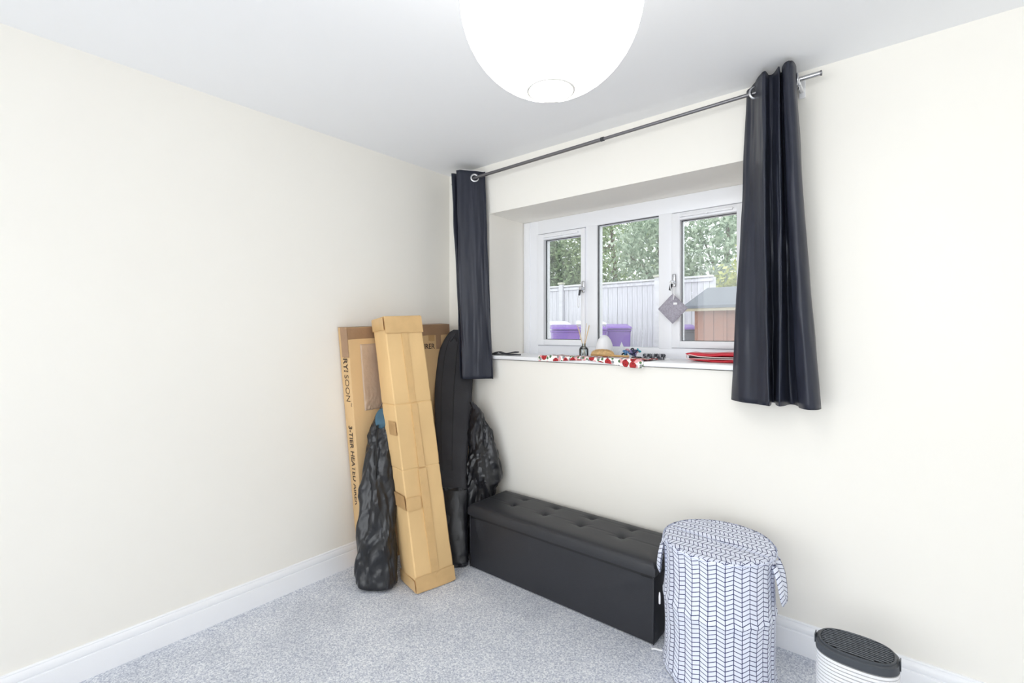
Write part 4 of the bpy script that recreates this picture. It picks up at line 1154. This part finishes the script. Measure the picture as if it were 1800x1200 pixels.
# garden shed
sh = thing('garden_shed', (0.9, 5.2, GZ), 'red-brown timber garden shed with grey felt roof right of the fence', 'shed')
sx0, sx1, sy0, sy1, se = 0.14, 1.90, 4.62, 5.80, 1.66
MB().box(sx0 + 0.012, sx1 - 0.012, sy0 + 0.012, sy1 - 0.012, GZ, se).build('wall_core', M_shed, sh)
cl = MB()
for k in range(13):
    z = GZ + 0.02 + k * 0.098
    if z + 0.098 > se: break
    P = [(sx0 + 0.40, sy0 - 0.004, z), (sx1, sy0 - 0.004, z), (sx0 + 0.40, sy0 + 0.02, z), (sx1, sy0 + 0.02, z), (sx0 + 0.40, sy0 + 0.006, z + 0.097), (sx1, sy0 + 0.006, z + 0.097), (sx0 + 0.40, sy0 + 0.02, z + 0.097), (sx1, sy0 + 0.02, z + 0.097)]
    cl.hexa(P)
cl.build('cladding', M_shed, sh, None, kind='stuff')
for k in range(3):
    MB().bbox(sx0 + k * 0.132, sx0 + k * 0.132 + 0.126, sy0 - 0.012, sy0 + 0.015, GZ + 0.03, se - 0.01, 0.003).build('door_board', M_shed, sh)
MB().bbox(sx0 + 0.392, sx0 + 0.43, sy0 - 0.018, sy0 + 0.02, GZ, se, 0.003).build('door_post', M_shed, sh)
# felt roof: single slope rising away from the house, ridge across
rz_ = se
P = [(sx0 - 0.12, sy0 - 0.14, rz_ - 0.01), (sx1 + 0.12, sy0 - 0.14, rz_ - 0.01), (sx0 - 0.02, 5.25, rz_ + 0.30), (sx1 + 0.02, 5.25, rz_ + 0.30),
     (sx0 - 0.12, sy0 - 0.14, rz_ + 0.035), (sx1 + 0.12, sy0 - 0.14, rz_ + 0.035), (sx0 - 0.02, 5.25, rz_ + 0.34), (sx1 + 0.02, 5.25, rz_ + 0.34)]
MB().bhexa(P, 0.008, 2).build('roof_slope', M_felt, sh)
P = [(sx0 - 0.02, 5.25, rz_ + 0.30), (sx1 + 0.02, 5.25, rz_ + 0.30), (sx0 - 0.12, sy1 + 0.14, rz_ - 0.01), (sx1 + 0.12, sy1 + 0.14, rz_ - 0.01),
     (sx0 - 0.02, 5.25, rz_ + 0.34), (sx1 + 0.02, 5.25, rz_ + 0.34), (sx0 - 0.12, sy1 + 0.14, rz_ + 0.035), (sx1 + 0.12, sy1 + 0.14, rz_ + 0.035)]
MB().bhexa(P, 0.008, 2).build('roof_slope', M_felt, sh)
MB().bbox(sx0 - 0.11, sx1 + 0.11, sy0 - 0.125, sy0 - 0.10, rz_ - 0.045, rz_ + 0.0, 0.003).build('fascia', M_fascia, sh)

def tree(loc, hgt, rx, rz, n, lm, label, z0=0.35, leaf=0.066, seed=0):
    r_ = np.random.default_rng(seed)
    t = thing('tree', loc, label, 'tree', 'trees beyond the fence')
    L_ = Vector(loc)
    top = L_ + Vector((r_.uniform(-.2, .2), r_.uniform(-.2, .2), hgt * 0.75))
    MB().tube([L_, L_ + (top - L_) * 0.4 + Vector((0.08, 0, 0)), top], [0.13, 0.09, 0.03], 9).build('trunk', M_bark, t, 60)
    cz_ = L_.z + hgt * z0 + rz
    cl_ = []
    for k in range(26):
        a = r_.uniform(0, 2 * PI); f = r_.uniform(0.15, 1.0) ** 0.5; el = r_.uniform(-1, 1)
        cl_.append(np.array([L_.x + rx * f * math.cos(a) * math.sqrt(1 - el * el * 0.8), L_.y + rx * f * math.sin(a) * math.sqrt(1 - el * el * 0.8), cz_ + rz * el * 0.9]))
    for k in range(7):
        e_ = Vector(cl_[k]); st_ = L_ + (top - L_) * r_.uniform(0.35, 0.8)
        MB().tube([st_, (st_ + e_) / 2 + Vector((0, 0, 0.1)), e_], [0.045, 0.03, 0.012], 6).build('branch', M_bark, t, 60)
    ci = r_.integers(0, len(cl_), n)
    ctr = np.array(cl_)[ci] + r_.normal(0, 1, (n, 3)) * np.array([rx, rx, rz]) * 0.20
    u = r_.normal(0, 1, (n, 3)); u /= np.linalg.norm(u, axis=1)[:, None]
    v = r_.normal(0, 1, (n, 3)); v -= u * (u * v).sum(1)[:, None]; v /= np.linalg.norm(v, axis=1)[:, None]
    sz = leaf * r_.uniform(0.6, 1.3, (n, 1))
    base = np.array(wloc(t))
    P_ = np.stack([ctr - u * sz, ctr + v * sz * 0.45, ctr + u * sz, ctr - v * sz * 0.45], 1).reshape(-1, 3) - base
    me = bpy.data.meshes.new('foliage'); me.vertices.add(4 * n); me.vertices.foreach_set('co', P_.astype(np.float32).ravel())
    me.loops.add(4 * n); me.loops.foreach_set('vertex_index', np.arange(4 * n, dtype=np.int32))
    me.polygons.add(n); me.polygons.foreach_set('loop_start', np.arange(0, 4 * n, 4, dtype=np.int32)); me.update(calc_edges=True); me.validate()
    me.materials.append(lm)
    o = bpy.data.objects.new('foliage', me); COL.objects.link(o); o.parent = t; o['kind'] = 'stuff'
    return t
tree((-6.4, 9.2, GZ), 5.6, 1.6, 1.9, 15000, M_leafA, 'mid green leafy tree filling the left window pane', 0.2, seed=1)
tree((-4.75, 8.1, GZ), 4.0, 0.8, 1.2, 8000, M_leafD, 'dark green bushy tree low in the left pane', 0.22, seed=2)
tree((-4.0, 10.4, GZ), 6.0, 1.5, 2.0, 13500, M_leafA, 'broad green tree at the left of the middle pane', 0.2, seed=3)
tree((-2.35, 9.0, GZ), 4.5, 0.95, 1.45, 6200, M_leafB, 'grey-green tree at the right of the middle pane', 0.2, seed=4)
tree((-0.85, 9.4, GZ), 4.5, 1.0, 1.45, 6500, M_leafB, 'pale grey-green tree behind the shed in the right pane', 0.2, seed=5)
tree((0.35, 7.9, GZ), 2.9, 0.75, 0.95, 6500, M_leafC, 'yellow-green bush above the shed roof in the right pane', 0.18, seed=6)
tree((1.35, 10.6, GZ), 4.4, 1.1, 1.4, 4500, M_leafB, 'distant pale green tree behind the yellow-green bush', 0.22, seed=7)
